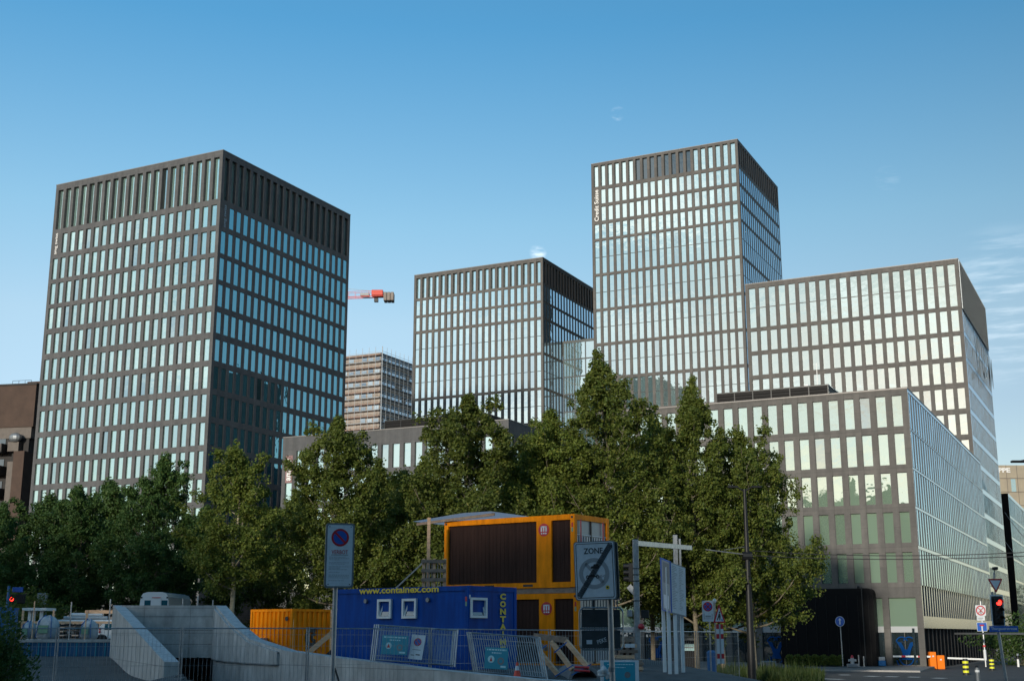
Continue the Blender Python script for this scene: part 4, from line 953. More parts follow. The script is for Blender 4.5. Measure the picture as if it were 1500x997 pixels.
# posters
def board(name, corners, th, face, label, cat, group=None, parent=None):
    """flat board from four corners (bl, br, tr, tl); returns (thing, frame, w, h)"""
    bl, br, tr, tl = map(Vector, corners); xa_ = (br - bl); za = (tl - bl); T = frame((bl + br + tr + tl) / 4, xa_, za); w_, hh = xa_.length, za.length
    t = thing(name, label, cat, tuple(bl), 0, group) if parent is None else parent
    b = MB(); b.M = T; b.bbox((-w_ / 2, 0, -hh / 2), (w_ / 2, th, hh / 2), face, min(.006, th / 3)); obj('panel', b, t); return t, T, w_, hh
def lines(mb, T, rows, m, x0, y=-.003):
    old = mb.M; mb.M = T
    for z, xa_, xb_, t_ in rows: mb.box((xa_, y, z), (xb_, 0, z + t_), m)
    mb.M = old
def teal_poster(px0, px1, y0, y1, Y, label, tilt=0):
    t, T, w_, hh = board('poster', (P(px0 + tilt, y1, Y), P(px1 + tilt, y1 + 2, Y - .25), P(px1, y0 + 2, Y - .2), P(px0, y0, Y + .05)), .012, M['teal'], label, 'poster', 'teal posters fixed to the fences')
    b = MB(); b.M = T; rnd = random.Random(int(px0))
    x = -w_ * .42
    while x < w_ * .4:
        l = rnd.uniform(.04, .12) * w_; b.box((x, -.003, hh * .36), (min(x + l, w_ * .42), 0, hh * .43), M['tealtxt']); x += l + .02
    x = -w_ * .2
    while x < w_ * .2: l = rnd.uniform(.04, .1) * w_; b.box((x, -.003, hh * .22), (x + l, 0, hh * .28), M['tealtxt']); x += l + .02
    b.disc(-w_ * .22, -hh * .05, hh * .17, -.003, 0, M['tealtxt']); b.poly([(-w_ * .28, -hh * .15), (-w_ * .16, -hh * .15), (-w_ * .22, hh * .06)], -.005, -.003, M['signred'])
    b.disc(w_ * .2, -hh * .12, hh * .17, -.003, 0, M['signgrey']); b.disc(w_ * .2, -hh * .12, hh * .09, -.005, -.003, M['teal']); b.box((w_ * .2, -.003, -hh * .42), (w_ * .42, 0, -hh * .33), M['tealtxt'])
    obj('print', b, t); return t
teal_poster(560, 599, 929, 957, 37.4, 'teal poster on the left leaning stack of fence panels', -3)
teal_poster(708, 742, 947, 978, 36.7, 'teal poster on the tilted stack beside the traffic cone', 4)
def noparking(mb, T, cx, cz, r, y=-.004, cross=False):
    old = mb.M; mb.M = T; mb.disc(cx, cz, r, y, 0, M['signred'], 32); mb.disc(cx, cz, r * .76, y * 1.6, y, M['signblue'], 32)
    for a in ((45,) if not cross else (45, -45)):
        c_, s_ = math.cos(R(a)), math.sin(R(a)); hw, hl = r * .12, r * .8
        mb.poly([(cx + (-hl * c_ - hw * s_), cz + (hl * s_ - hw * c_)), (cx + (-hl * c_ + hw * s_), cz + (hl * s_ + hw * c_)), (cx + (hl * c_ + hw * s_), cz + (-hl * s_ + hw * c_)), (cx + (hl * c_ - hw * s_), cz + (-hl * s_ - hw * c_))], y * 2.2, y * 1.6, M['signred'])
    mb.M = old
t, T, w_, hh = board('poster', (P(599, 964, 37.2), P(619, 966, 37.1), P(622, 930, 37.25), P(603, 928, 37.35)), .012, M['signwhite'], 'white parking ban poster on the left leaning stack', 'poster')
b = MB(); noparking(b, T, 0, hh * .2, hh * .16); lines(b, T, [(-hh * .35, -w_ * .35, -w_ * .1, .02), (-hh * .33, 0, w_ * .3, .03), (-hh * .12, -w_ * .3, w_ * .3, .012)], M['blk'], 0); obj('print', b, t)

# ================================================================== CONTAINERS
def container(name, near, dirL, dirR, L_, W_, H_, label, cat='container', group=None):
    """near: base of the nearest corner; the long side runs along dirL, the short along dirR"""
    t = thing(name, label, cat, near, 0, group); dl = Vector(dirL).normalized(); dr = Vector(dirR).normalized()
    # T maps x: from far-left end towards near corner .. 0 at near corner, negative to the left; y: into body
    Tl = Matrix((-dl, dr, Vector((0, 0, 1)))).transposed().to_4x4(); Tl.translation = Vector(near)
    Tr = Matrix((dr, dl, Vector((0, 0, 1)))).transposed().to_4x4(); Tr.translation = Vector(near)   # x along short side, y into body
    return t, Tl, Tr
def frame_bars(b, T, L_, W_, H_, m, t=.17):
    b.M = T
    for x in (-L_, -t):
        for y in (0, W_ - t): b.bbox((x, y, 0), (x + t, y + t, H_), m, .015)
    for z in (0, H_ - t):
        b.box((-L_ + t, .004, z), (-t, t, z + t), m); b.box((-L_ + t, W_ - t, z), (-t, W_ - .004, z + t), m)
        b.box((-L_ + .004, t, z), (-L_ + t, W_ - t, z + t), m); b.box((-t, t, z), (-.004, W_ - t, z + t), m)
    b.M = Matrix.Identity(4)
# blue site container
nb = P(685.5, 977, 40.0); zb = P(685.5, 857, 40.0).z - 2.6
nb = Vector((nb.x, 40.0, zb)); dl = Vector((-.785, .62, 0)).normalized(); dr = Vector((.62, .785, 0))
t, Tl, Tr = container('site_container', nb, dl, dr, 6.05, 2.44, 2.6, 'blue site office container with small white windows and yellow lettering')
b = MB(); frame_bars(b, Tl, 6.05, 2.44, 2.6, M['blue'], .15); obj('frame', b, t)
b = MB(); b.M = Tl; b.box((-5.9, .04, .15), (-.15, 2.40, 2.45), M['blue'])
b.box((-6.0, .1, 2.45), (-.05, 2.36, 2.58), M['signgrey']); b.M = Tr; b.box((.15, .03, .15), (2.29, .04, 2.45), M['blue']); obj('body', b, t)
def win_small(T, x, z, w_, hh, parent):
    f_ = MB(); f_.M = T; bw = .075
    f_.box((x - w_ / 2, -.05, z - hh / 2), (x - w_ / 2 + bw, .03, z + hh / 2), M['white']); f_.box((x + w_ / 2 - bw, -.05, z - hh / 2), (x + w_ / 2, .03, z + hh / 2), M['white'])
    f_.box((x - w_ / 2 + bw, -.05, z - hh / 2), (x + w_ / 2 - bw, .03, z - hh / 2 + bw), M['white']); f_.box((x - w_ / 2 + bw, -.05, z + hh / 2 - bw), (x + w_ / 2 - bw, .03, z + hh / 2), M['white'])
    o = obj('window', f_, parent)
    s_ = MB(); s_.M = T; iw = w_ / 2 - bw - .01; ih = hh / 2 - bw - .01
    # sash tilted inwards
    for a0, a1 in (((x - iw, z - ih), (x - iw + .12, z + ih)), ((x + iw, z - ih), (x + iw - .05, z + ih))): s_.bar((a0[0], .0, a0[1]), (a1[0], .10, a1[1]), .05, .05, M['white'])
    s_.quad((x - iw, .01, z - ih), (x + iw, .01, z - ih), (x + iw, .11, z + ih), (x - iw, .11, z + ih), M['gdark']); obj('sash', s_, o)
for px in (563.5, 600.0):
    fr = ((lambda q: q)(0)); 
    # place along the long side by its sight line
    k = along(Vector((nb.x, nb.y, nb.z + 1.9)), dl, px); win_small(Tl, -k, 1.93, .62, .62, t)
k = along(Vector((nb.x, nb.y, nb.z + 1.9)), dr, 700.5); win_small(Tr, k, 1.93, .80, .62, t)
b = MB(); Q = Tl @ Matrix.Translation((-along(Vector((nb.x, nb.y, nb.z + 2.5)), dl, 583), -.004, 2.525)); text('www.containex.com', b, Q, 3.55, .20, M['yellow'], ext=.004, bold=.03); obj('lettering', b, t, label='yellow web address'); b = MB()
kk = along(Vector((nb.x, nb.y, nb.z + 1.5)), dr, 736.5)
for i, chh in enumerate('CONTAINEX'):
    text(chh, b, Tr @ Matrix.Translation((kk, -.004, 2.30 - i * .235)), .07 if chh == 'I' else .30, .19, M['yellow'], ext=.006, bold=.05)
obj('lettering', b, t, label='yellow vertical block lettering')
b = MB(); b.M = Tl
for px in (536, 627): k = along(Vector((nb.x, nb.y, nb.z + 2)), dl, px); b.disc(-k, 2.19, .07, -.05, .03, M['signgrey'])
b.box((-.13, -.004, 2.12), (-.06, .0, 2.26), M['signred']); b.box((-.13, -.004, 1.98), (-.06, .0, 2.11), M['baggreen']); b.M = Tr; b.box((.03, -.004, 2.2), (.1, 0, 2.32), M['signwhite']); obj('vent', b, t)

# two orange and brown containers, one on the other
def orange_container(near, label, first, hh=2.55):
    dl = Vector((-.825, .565, 0)).normalized(); dr = Vector((.565, .825, 0)).normalized()
    t, Tl, Tr = container('site_container', near, dl, dr, 6.05, 2.44, hh, label, group='stacked orange containers')
    b = MB(); frame_bars(b, Tl, 5.8, 2.44, hh, M['orange'], .19); b.M = Tl
    b.box((-1.62, .006, .19), (-.98, .10, hh - .19), M['orange'])
    for x in (-5.75, -.15): b.box((x, -.004, hh - .14), (x + .09, .0, hh - .07), M['blk'])
    for x in (-3.9, -2.2): b.box((x, -.003, .05), (x + .42, .0, .13), M['blk'])
    obj('frame', b, t)
    b = MB(); b.M = Tl
    for x0, x1 in ((-5.61, -1.62), (-.98, -.19)):
        b.box((x0, .09, .19), (x1, 2.3, hh - .19), M['brown']); n = int((x1 - x0) / .17)
        for i in range(n): b.box((x0 + .02 + i * .17, .083, .21), (x0 + .15 + i * .17, .09, hh - .21), M['brown'])
    b.box((-5.7, .1, hh - .1), (-.1, 2.34, hh - .02), M['signgrey']); obj('cladding', b, t)
    b = MB(); b.M = Tl; b.disc(-1.30, hh * .80, .23, -.002, .006, M['signred'], 28)
    for x0, x1, z0, z1 in ((-.13, -.07, -.06, .13), (-.03, .03, -.06, .09), (.07, .13, -.06, .13), (-.13, .13, .09, .135), (-.12, -.06, -.15, -.10), (-.03, .03, -.15, -.10), (.05, .12, -.15, -.10)):
        b.box((-1.30 + x0, -.006, hh * .80 + z0), (-1.30 + x1, -.002, hh * .80 + z1), M['signwhite'])
    b.box((-.13, -.004, hh - .45), (-.06, .0, hh - .3), M['signred']); b.box((-.13, -.004, hh - .62), (-.06, .0, hh - .47), M['baggreen']); obj('emblem', b, t, label='red disc with a white mark')
    b = MB(); b.M = Tr; b.box((.19, .07, .19), (2.25, .12, hh - .19), M['steelblue'])
    for i in range(12): b.box((.22 + i * .172, .03, .25), (.25 + i * .172, .06, hh - .75), M['signwhite'])
    b.box((.19, .03, hh - .72), (2.25, .06, hh - .69), M['signwhite']); b.box((1.17, .02, .19), (1.22, .07, hh - .19), M['wframe']); 
    if first:
        for x in (.42, 1.98): b.box((x, .0, 1.1), (x + .05, .02, hh - .15), M['copper'])
    obj('end_shutter', b, t)
    return t
zu = P(842, 752, 45).z - 2.55; nu = P(842, 800, 45); nu = Vector((nu.x, 45.0, zu))
orange_container(nu, 'upper orange and brown container, with a red emblem and grey shuttered end', True)
nl = Vector((nu.x + .08, 44.95, zu - .2 - 2.6)); orange_container(nl, 'lower orange and brown container, half hidden by the blue one', False, 2.6)
b = MB(); T_ = Matrix((Vector((.825, -.565, 0)), Vector((.565, .825, 0)), Vector((0, 0, 1)))).transposed().to_4x4(); T_.translation = Vector((nu.x, 45.0, zu)); b.M = T_
for y in (.05, 1.1, 2.15): b.box((-5.75, y, -.19), (-.05, y + .2, -.005), M['wooddark'])
single('timber_bearers', b, 'weathered timber bearers between the two orange containers', 'timber')
# corrugated canopy and landing left of the upper container
b = MB(); zt = nu.z + 2.62
o_ = Vector((nu.x, 45, 0)) + Vector((-.825, .565, 0)) * 5.8
t = thing('canopy', 'sloping corrugated sheet canopy on a timber post left of the upper orange container', 'canopy', (o_.x, o_.y, nu.z))
n = 34
for i in range(n):
    q0 = i / n; q1 = (i + 1) / n
    def cp(q, d): 
        w_ = Vector((-.825, .565, 0)); s_ = Vector((.565, .825, 0)); return o_ + w_ * lerp(-2.4, 1.25, q) + s_ * lerp(-.35, 2.2, d) + Vector((0, 0, zt + .17 - .30 * max(0, q - .35) + .0 * d + .03 * math.sin(q * 34 * 3.14159)))
    b.quad(cp(q0, 0), cp(q1, 0), cp(q1, 1), cp(q0, 1), M['sheet'])
b.bar(cp(0, .1) - Vector((0, 0, .09)), cp(1, .1) - Vector((0, 0, .09)), .06, .1, M['wooddark']); obj('roof_sheet', b, t)
b = MB(); pq = P(627, 860, 46.8); b.bar((pq.x, pq.y, nu.z - 2.6), (pq.x, pq.y, zt - .05), .12, .12, M['wood']); obj('post', b, t)
t = thing('stair_landing', 'timber stair landing with rails beside the upper orange container', 'stairs', (pq.x, pq.y, nu.z - 2.6))
b = MB(); x0 = P(621, 850, 46.5).x; x1 = P(652, 850, 46.5).x; zl = nu.z
b.box((x0, 46.3, zl - .15), (x1, 47.6, zl), M['wooddark']); obj('landing_deck', b, t)
b = MB()
for x in (x0, (x0 + x1) / 2, x1): b.box((x - .05, 46.2, zl - 2.6), (x + .05, 46.3, zl + 1.05), M['wood'])
for z in (.3, .62, .95): b.box((x0 - .08, 46.12, zl + z - .06), (x1 + .02, 46.2, zl + z + .06), M['wooddark'])
for i in range(7): b.tube((x0 + .1 + i * (x1 - x0) / 7.5, 46.25, zl), (x0 + .1 + i * (x1 - x0) / 7.5, 46.25, zl + .95), .018, M['galv'], 5)
obj('railing', b, t)
b = MB()
for dz in (.95, .05): b.bar((x0, 46.4, zl + dz), (x0 - 1.5, 46.9, zl - 1.35 + dz), .04, .05, M['galv'])
for i in range(7): b.box((x0 - .25 - i * .22, 46.3, zl - .2 - i * .21), (x0 - i * .22, 47.3, zl - .16 - i * .21), M['wood'])
obj('stair_flight', b, t)

# yellow corrugated storage container
ny = P(428, 893, 60); zt = P(428, 891, 60).z; ny = Vector((ny.x, 60, zt - 2.3)); dl = Vector((-.80, .60, 0)); dr = Vector((.68, .733, 0)).normalized(); dr = Vector((.60, .80, 0))
LL = along(Vector((ny.x, ny.y, zt)), dl, 367); WW = along(Vector((ny.x, ny.y, zt)), dr, 485)
t, Tl, Tr = container('storage_container', ny, dl, dr, LL, WW, 2.3, 'yellow corrugated storage container with a black emblem, behind the ramp wall')
b = MB(); frame_bars(b, Tl, LL, WW, 2.3, M['orange'], .12); obj('frame', b, t)
b = MB()
for T_, Ln in ((Tl @ Matrix.Translation((-LL, 0, 0)), LL), (Tr, WW)):
    b.M = T_; n = int((Ln - .3) / .28); s_ = (Ln - .3) / n
    for i in range(n):
        x = .15 + i * s_; b.quad((x, .03, .1), (x + s_ * .4, .03, .1), (x + s_ * .4, .03, 2.2), (x, .03, 2.2), M['orange']); b.quad((x + s_ * .4, .03, .1), (x + s_ * .5, .10, .1), (x + s_ * .5, .10, 2.2), (x + s_ * .4, .03, 2.2), M['orange'])
        b.quad((x + s_ * .5, .10, .1), (x + s_ * .9, .10, .1), (x + s_ * .9, .10, 2.2), (x + s_ * .5, .10, 2.2), M['orange']); b.quad((x + s_ * .9, .10, .1), (x + s_, .03, .1), (x + s_, .03, 2.2), (x + s_ * .9, .10, 2.2), M['orange'])
b.M = Tl; b.quad((-LL, 0, 2.24), (0, 0, 2.24), (0, WW, 2.24), (-LL, WW, 2.24), M['orange']); obj('corrugated_walls', b, t)
b = MB(); b.M = Tr; b.ring(WW * .52, 1.0, .24, .42, -.01, .03, M['blk'], 24, 50, 320); b.ring(WW * .58, 1.0, .08, .2, -.01, .03, M['blk'], 18, 50, 310); b.box((WW * .38, -.01, 1.38), (WW * .72, .03, 1.46), M['blk']); b.box((WW * .38, -.01, .48), (WW * .7, .03, .56), M['blk'])
obj('emblem', b, t, label='black round emblem'); b = MB(); b.M = Tl; b.disc(-.35, 1.85, .1, -.01, .03, M['wframe']); obj('vent', b, t)
b = MB(); q = P(478, 945, 58.4); b.bar((q.x - 1.2, 58.4, ny.z), (q.x + .35, 58.4, ny.z + 1.3), .1, .22, M['wood']); b.bar((q.x - .3, 58.3, ny.z - .1), (q.x + .4, 58.3, ny.z + .5), .1, .18, M['bdark'])
single('timber_prop', b, 'slanting timber plank leaning at the yellow storage container', 'timber')

# ================================================================== NEAR SIGNS
def rounded(w_, hh, r, n=5):
    pts = []
    for cx, cz, a0 in ((w_ / 2 - r, -hh / 2 + r, -90), (w_ / 2 - r, hh / 2 - r, 0), (-w_ / 2 + r, hh / 2 - r, 90), (-w_ / 2 + r, -hh / 2 + r, 180)):
        for i in range(n + 1): a = R(a0 + 90 * i / n); pts.append((cx + r * math.cos(a), cz + r * math.sin(a)))
    return pts
# parking ban sign
Y = 21; q = P(497.5, 813, Y); t = thing('parking_ban_sign', 'tall white parking ban sign with red and blue disc on a grey post', 'road sign', (P(489.5, 990, Y).x, Y, 1.0))
x = P(489.5, 900, Y).x
b = MB(); b.tube((x + .0, Y + .06, 1.0), (x, Y + .06, P(489, 800, Y).z), .037, M['galv'], 12); obj('post', b, t)
b = MB(); b.tube((x + .03, Y + .06, 2.45), (x + .35, Y + .1, 1.5), .016, M['blk'], 6); obj('brace', b, t)
T = frame(q, (math.cos(R(14)), math.sin(R(14)), 0), (.045, 0, 1)); W_, H_ = .475, 1.05
b = MB(); b.M = T; b.poly(rounded(W_, H_, .05), -.0, .045, M['signgrey']); obj('panel_frame', b, t)
b = MB(); b.M = T; b.poly(rounded(W_ - .06, H_ - .06, .035), -.006, .0, M['signwhite'])
for sx in (-1, 1):
    for sz in (-1, 1): b.disc(sx * .175, sz * .465, .009, -.010, -.006, M['wframe'], 10)
T2 = T @ Matrix.Translation((0, -.006, 0)); noparking(b, T2, 0, .29, .145, y=-.002)
text('VERBOT', b, T2 @ Matrix.Translation((0, 0, .055)), .27, .065, M['signred'], ext=.002, bold=.01); lines(b, T2, [(.005, -.14, .14, .006)], M['blk'], 0, -.002)
rnd = random.Random(3); z = -.03
while z > -.42:
    x_ = -.17; end = rnd.uniform(.0, .17) if rnd.random() < .35 else .16
    while x_ < end: l = rnd.uniform(.012, .045); b.M = T2; b.box((x_, -.0015, z), (min(x_ + l, end), 0, z + .008), M['greyp']); x_ += l + .007
    z -= .022 if rnd.random() < .75 else .045
obj('sign_face', b, t)
# end of zone sign
Y = 15.5; q = P(871.5, 835, Y); xp = P(896, 940, Y).x
t = thing('zone_end_sign', 'white end of zone sign with a grey ring and black diagonal stripes', 'road sign', (xp, Y + .1, .9))
b = MB(); b.tube((xp + .03, Y + .1, .9), (xp - .01, Y + .1, P(890, 812, Y).z), .033, M['galv'], 12)
for z in (2.2, 2.55): b.tube((xp - .0, Y + .1, z), (xp, Y + .1, z + .05), .04, M['signgrey'], 12)
obj('post', b, t)
T = frame(q, (math.cos(R(-12)), math.sin(R(-12)), .03), (-.03, 0, 1)); W_, H_ = .50, .70
b = MB(); b.M = T; b.poly(rounded(W_, H_, .035), .0, .05, M['signgrey']); b.M = T @ Matrix.Translation((.03, .05, 0)); b.poly(rounded(W_, H_ - .02, .035), .0, .035, M['darkplate']); obj('panel_frame', b, t)
b = MB(); b.M = T; b.poly(rounded(W_ - .02, H_ - .02, .03), -.004, 0, M['signwhite'])
o0 = rounded(W_ - .05, H_ - .05, .02); o1 = rounded(W_ - .065, H_ - .065, .015)
for i in range(len(o0)):
    j = (i + 1) % len(o0); b.quad((o0[i][0], -.006, o0[i][1]), (o0[j][0], -.006, o0[j][1]), (o1[j][0], -.006, o1[j][1]), (o1[i][0], -.006, o1[i][1]), M['blk'])
b.ring(-.01, -.035, .135, .185, -.006, -.004, M['greyp'], 40)
b.poly([(-.13, .075), (-.10, .10), (.115, -.135), (.085, -.16)], -.006, -.0045, M['greyp'])
# car over a motorcycle
b.poly([(-.05, .025), (-.045, .05), (-.02, .055), (-.01, .075), (.035, .075), (.045, .055), (.055, .05), (.055, .025)], -.0075, -.006, M['blk'])
for xx in (-.09, .03): b.ring(xx, -.075, .012, .022, -.0075, -.006, M['blk'], 14)
b.poly([(-.09, -.07), (-.06, -.05), (-.02, -.045), (.0, -.06), (.03, -.075), (-.03, -.078)], -.0075, -.006, M['blk'])
for xx in (.075, .115): b.ring(xx, -.07, .008, .015, -.0075, -.006, M['greyp'], 12)
for k in range(5):
    o_ = (k - 2) * .013; a = math.atan2(H_ - .1, W_ - .08); nx_, nz_ = -math.sin(a), math.cos(a); ex, ez = (W_ / 2 - .045), (H_ / 2 - .045)
    b.poly([(-ex + nx_ * (o_ - .0042), -ez + nz_ * (o_ - .0042)), (ex + nx_ * (o_ - .0042), ez + nz_ * (o_ - .0042)), (ex + nx_ * (o_ + .0042), ez + nz_ * (o_ + .0042)), (-ex + nx_ * (o_ + .0042), -ez + nz_ * (o_ + .0042))], -.009, -.0075, M['blk'])
b.disc(.145, -.205, .024, -.0075, -.0045, M['yellow'], 14); b.disc(.145, -.203, .012, -.009, -.0075, M['blk'], 10)
text('ZONE', b, T @ Matrix.Translation((-.01, -.004, .235)), .235, .07, M['blk'], ext=.003, bold=.015)
obj('sign_face', b, t)
# framed dark back plates on the same post
Y = 15.9; q = P(881, 920, Y); Tq = frame(q, (1, .12, 0), (0, 0, 1)); b = MB(); b.M = Tq; ro = rounded(.54, .50, .06, 6)
b.path([(x_, 0, z_) for x_, z_ in ro] + [(ro[0][0], 0, ro[0][1])], .011, M['galv'], 6); b.tube((-.27, 0, 0), (.27, 0, 0), .012, M['galv'], 6); obj('tube_frame', b, t)
for z in (-.235, .015):
    b = MB(); b.M = Tq; b.bbox((-.245, -.012, z), (.235, .0, z + .215), M['darkplate'], .003)
    if z < 0:
        b.box((-.19, -.014, z + .05), (-.12, -.012, z + .10), M['signwhite']); text('PEKE', b, Tq @ Matrix.Translation((-.0, -.013, z + .09)) @ Matrix.Rotation(R(-18), 4, 'Y'), .12, .05, M['signwhite'], ext=.002, bold=.01)
    obj('back_plate', b, t, label='dark sign plate seen from behind' + (' with stickers' if z < 0 else ''))
b = MB(); b.M = Tq
for i in range(13): b.box((-.22 + i * .035, .01, .25), (-.208 + i * .035, .02, .36), M['signgrey'])
b.box((-.24, .01, .35), (.24, .02, .37), M['signgrey']); obj('grille_plate', b, t)

# ================================================================== GANTRY, INFO BOARD, MIDGROUND SIGNS
def gz(x, y): return h(x, y)
pA = P(930.5, 791, 45); pB = P(1011, 802, 50.5); pC = P(991, 783, 51)
t = thing('steel_gantry', 'grey steel gantry with two square posts and a crossbar behind the mesh fence', 'gantry', (pA.x, 45, gz(pA.x, 45)))
b = MB(); b.bbox((pA.x - .1, 44.9, gz(pA.x, 45) - .1), (pA.x + .1, 45.1, pA.z + .03), M['galv'], .012)
for z in (833, 842, 851, 880): zz = P(930, z, 45).z; b.box((pA.x - .115, 44.885, zz), (pA.x + .115, 45.115, zz + .03), M['wframe'])
obj('post', b, t)
b = MB(); b.bbox((pC.x - .15, 50.9, gz(pC.x, 51) - .1), (pC.x + .02, 51.1, pC.z), M['galv'], .012); b.bbox((pC.x + .07, 50.9, gz(pC.x, 51) - .1), (pC.x + .15, 51.1, pC.z - .15), M['galv'], .012); obj('post', b, t)
b = MB(); b.bar((pA.x, 44.98, pA.z - .1), (pB.x, 50.5, pB.z), .16, .17, M['galv']); obj('crossbar', b, t)
b = MB(); b.bbox((pA.x + .14, 44.9, P(930, 905, 45).z), (pA.x + .42, 45.1, P(930, 893, 45).z), M['wframe'], .02); obj('control_box', b, t); b = MB(); b.blob((pA.x + .12, 44.8, P(930, 917, 45).z), .11, M['signred'], sub=8, jag=.1); obj('warning_ball', b, t); b = MB(); b.bbox((pA.x - .34, 44.9, P(920, 903, 45).z), (pA.x - .16, 45.1, P(920, 893, 45).z), M['galv'], .02); obj('control_box', b, t)
# traffic signal behind
Y = 58; q = P(921, 838, Y); t = thing('traffic_signal', 'dark traffic signal seen side-on, left of the steel gantry post', 'traffic light', (q.x + .25, Y, gz(q.x, Y)))
b = MB(); b.tube((q.x + .28, Y, gz(q.x, Y)), (q.x + .28, Y, q.z + .5), .05, M['signgrey'], 8); obj('pole', b, t)
b = MB(); b.bbox((q.x - .02, Y - .12, q.z - .42), (q.x + .2, Y + .12, q.z + .42), M['mast'], .02)
for k in range(3): b.tube((q.x - .24, Y, q.z - .28 + k * .28), (q.x, Y, q.z - .28 + k * .28), .11, M['mast'], 10, .12)
obj('signal_head', b, t)
b = MB(); b.bar((q.x - .02, Y, q.z - .6), (q.x + .26, Y, q.z - .9), .05, .25, M['galv']); obj('side_plate', b, t)
# info board on white posts
Y = 38; t0 = P(983, 860, Y); t = thing('info_board', 'two-part blue and grey info board standing on white timber posts', 'info board', (t0.x, Y, gz(t0.x, Y)))
def quadboard(c, m, nm, th=.04, lab=None):
    bl, br, tr, tl = map(Vector, c); n_ = (br - bl).cross(tl - bl).normalized(); 
    b = MB(); f0 = [bl, br, tr, tl]; b1 = [q_ - n_ * th for q_ in f0]
    b.add([tuple(q_) for q_ in f0 + b1], [(0, 1, 2, 3), (7, 6, 5, 4), (0, 4, 5, 1), (1, 5, 6, 2), (2, 6, 7, 3), (3, 7, 4, 0)], m); obj(nm, b, t, label=lab); return f0, n_
f0, n_ = quadboard((P(969.5, 893, 38.2), P(983, 897, 37.6), P(981, 822, 37.6), P(966.5, 816, 38.2)), M['signblue'], 'board', lab='narrow blue board')
b = MB(); q4 = lambda s_, r_: f0[0].lerp(f0[1], s_).lerp(f0[3].lerp(f0[2], s_), r_) + n_ * .006
b.quad(q4(.12, .02), q4(.97, .02), q4(.97, .98), q4(.2, .98), M['greyp']); off = n_ * .004; b.quad(*[q_ + off for q_ in (q4(.3, .06), q4(.85, .06), q4(.85, .32), q4(.3, .32))], M['signwhite']); b.quad(*[q_ + off for q_ in (q4(.3, .55), q4(.9, .55), q4(.9, .95), q4(.3, .95))], M['signgrey']); obj('print', b, t)
f0, n_ = quadboard((P(983.3, 897.2, 37.6), P(1005.5, 903, 38.1), P(1004, 831, 38.1), P(981.5, 822.3, 37.6)), M['greyp'], 'board', lab='pale grey board')
b = MB(); b.quad(q4(.04, .02), q4(.97, .02), q4(.97, .98), q4(.04, .98), M['signwhite']); rnd = random.Random(5)
for i in range(26):
    r_ = .93 - i * .033
    for s0, s1 in ((.1, .1 + rnd.uniform(.15, .35)), (.55, .55 + rnd.uniform(.1, .3))): b.quad(*[q_ + n_ * .003 for q_ in (q4(s0, r_), q4(s1, r_), q4(s1, r_ + .012), q4(s0, r_ + .012))], M['greyp'])
obj('print', b, t)
for px0, yy, Yp in ((972, 893, 38.25), (979.5, 896, 37.75), (989, 899, 37.75), (999, 902, 38.15)):
    q = P(px0, yy, Yp); b = MB(); b.bbox((q.x - .05, Yp + .03, gz(q.x, Yp)), (q.x + .05, Yp + .12, q.z + 1.3), M['white'], .008); obj('post', b, t)
# no stopping sign
Y = 52; q = P(1037, 894.5, Y); t = thing('no_stopping_sign', 'square white no stopping sign with a crossed red and blue disc, by the roadworks triangle', 'road sign', (q.x, Y, gz(q.x, Y)))
b = MB(); b.tube((q.x + .05, Y + .03, gz(q.x, Y)), (q.x + .05, Y + .03, q.z + .3), .03, M['galv'], 8); obj('post', b, t)
T = frame(q, (1, 0, 0), (0, 0, 1)); b = MB(); b.M = T; b.poly(rounded(.46, .82, .03), -.012, .0, M['signwhite']); T2 = T @ Matrix.Translation((0, -.012, 0)); noparking(b, T2, 0, .18, .19, y=-.003, cross=True)
b.M = T2; b.box((-.17, -.003, -.32), (-.155, 0, -.1), M['blk']); b.box((.155, -.003, -.32), (.17, 0, -.1), M['blk']); b.box((-.11, -.003, -.24), (.11, 0, -.17), M['greyp']); b.box((-.14, -.003, -.30), (.14, 0, -.29), M['blk']); obj('sign_face', b, t)
# roadworks triangle on striped board
Y = 50; q = P(1053.5, 899, Y); t = thing('roadworks_sign', 'red roadworks triangle above a red and white striped board, beside the fence', 'road sign', (q.x, Y, gz(q.x, Y)))
T = frame(q, (1, 0, 0), (0, 0, 1)); b = MB(); b.M = T; b.poly([(-.24, -.32), (.24, -.32), (.02, .37), (-.02, .37)], -.012, 0, M['signred']); b.poly([(-.165, -.27), (.165, -.27), (0, .25)], -.016, -.012, M['signwhite'])
b.poly([(-.02, .03), (.03, .03), (.05, -.08), (.03, -.23), (0, -.23), (-.01, -.1), (-.07, -.23), (-.1, -.22)], -.019, -.016, M['blk']); b.disc(.012, .075, .03, -.019, -.016, M['blk'], 12); b.poly([(.06, -.24), (.14, -.24), (.1, -.16)], -.019, -.016, M['signblue']); obj('triangle', b, t)
b = MB(); b.M = T; zb = -1.85
for i in range(8):
    b.box((-.135, -.01, zb + i * .185), (.135, .012, zb + (i + 1) * .185), M['signred'] if i in (1, 2, 5, 7) and i != 2 else M['signwhite'])
b.box((-.03, -.014, zb), (.03, -.01, zb + 1.48), M['greyp']); obj('striped_board', b, t)
b = MB(); b.M = T; b.tube((-.16, .05, -1.9), (-.16, .05, .42), .03, M['galv'], 8); b.blob((-.16, .05, .5), .075, M['bulb'], sub=8, jag=0, sq=(1, 1, 1.3)); obj('warning_lamp', b, t)
Y = 60; q = P(1042, 952, Y); b = MB(); b.tube((q.x, Y, gz(q.x, Y)), (q.x, Y, gz(q.x, Y) + .95), .20, M['binblue'], 14, .22); b.tube((q.x, Y, gz(q.x, Y) + .95), (q.x, Y, gz(q.x, Y) + 1.05), .235, M['binblue'], 14, .12); single('litter_bin', b, 'blue litter bin behind the rightmost fence panel', 'bin')
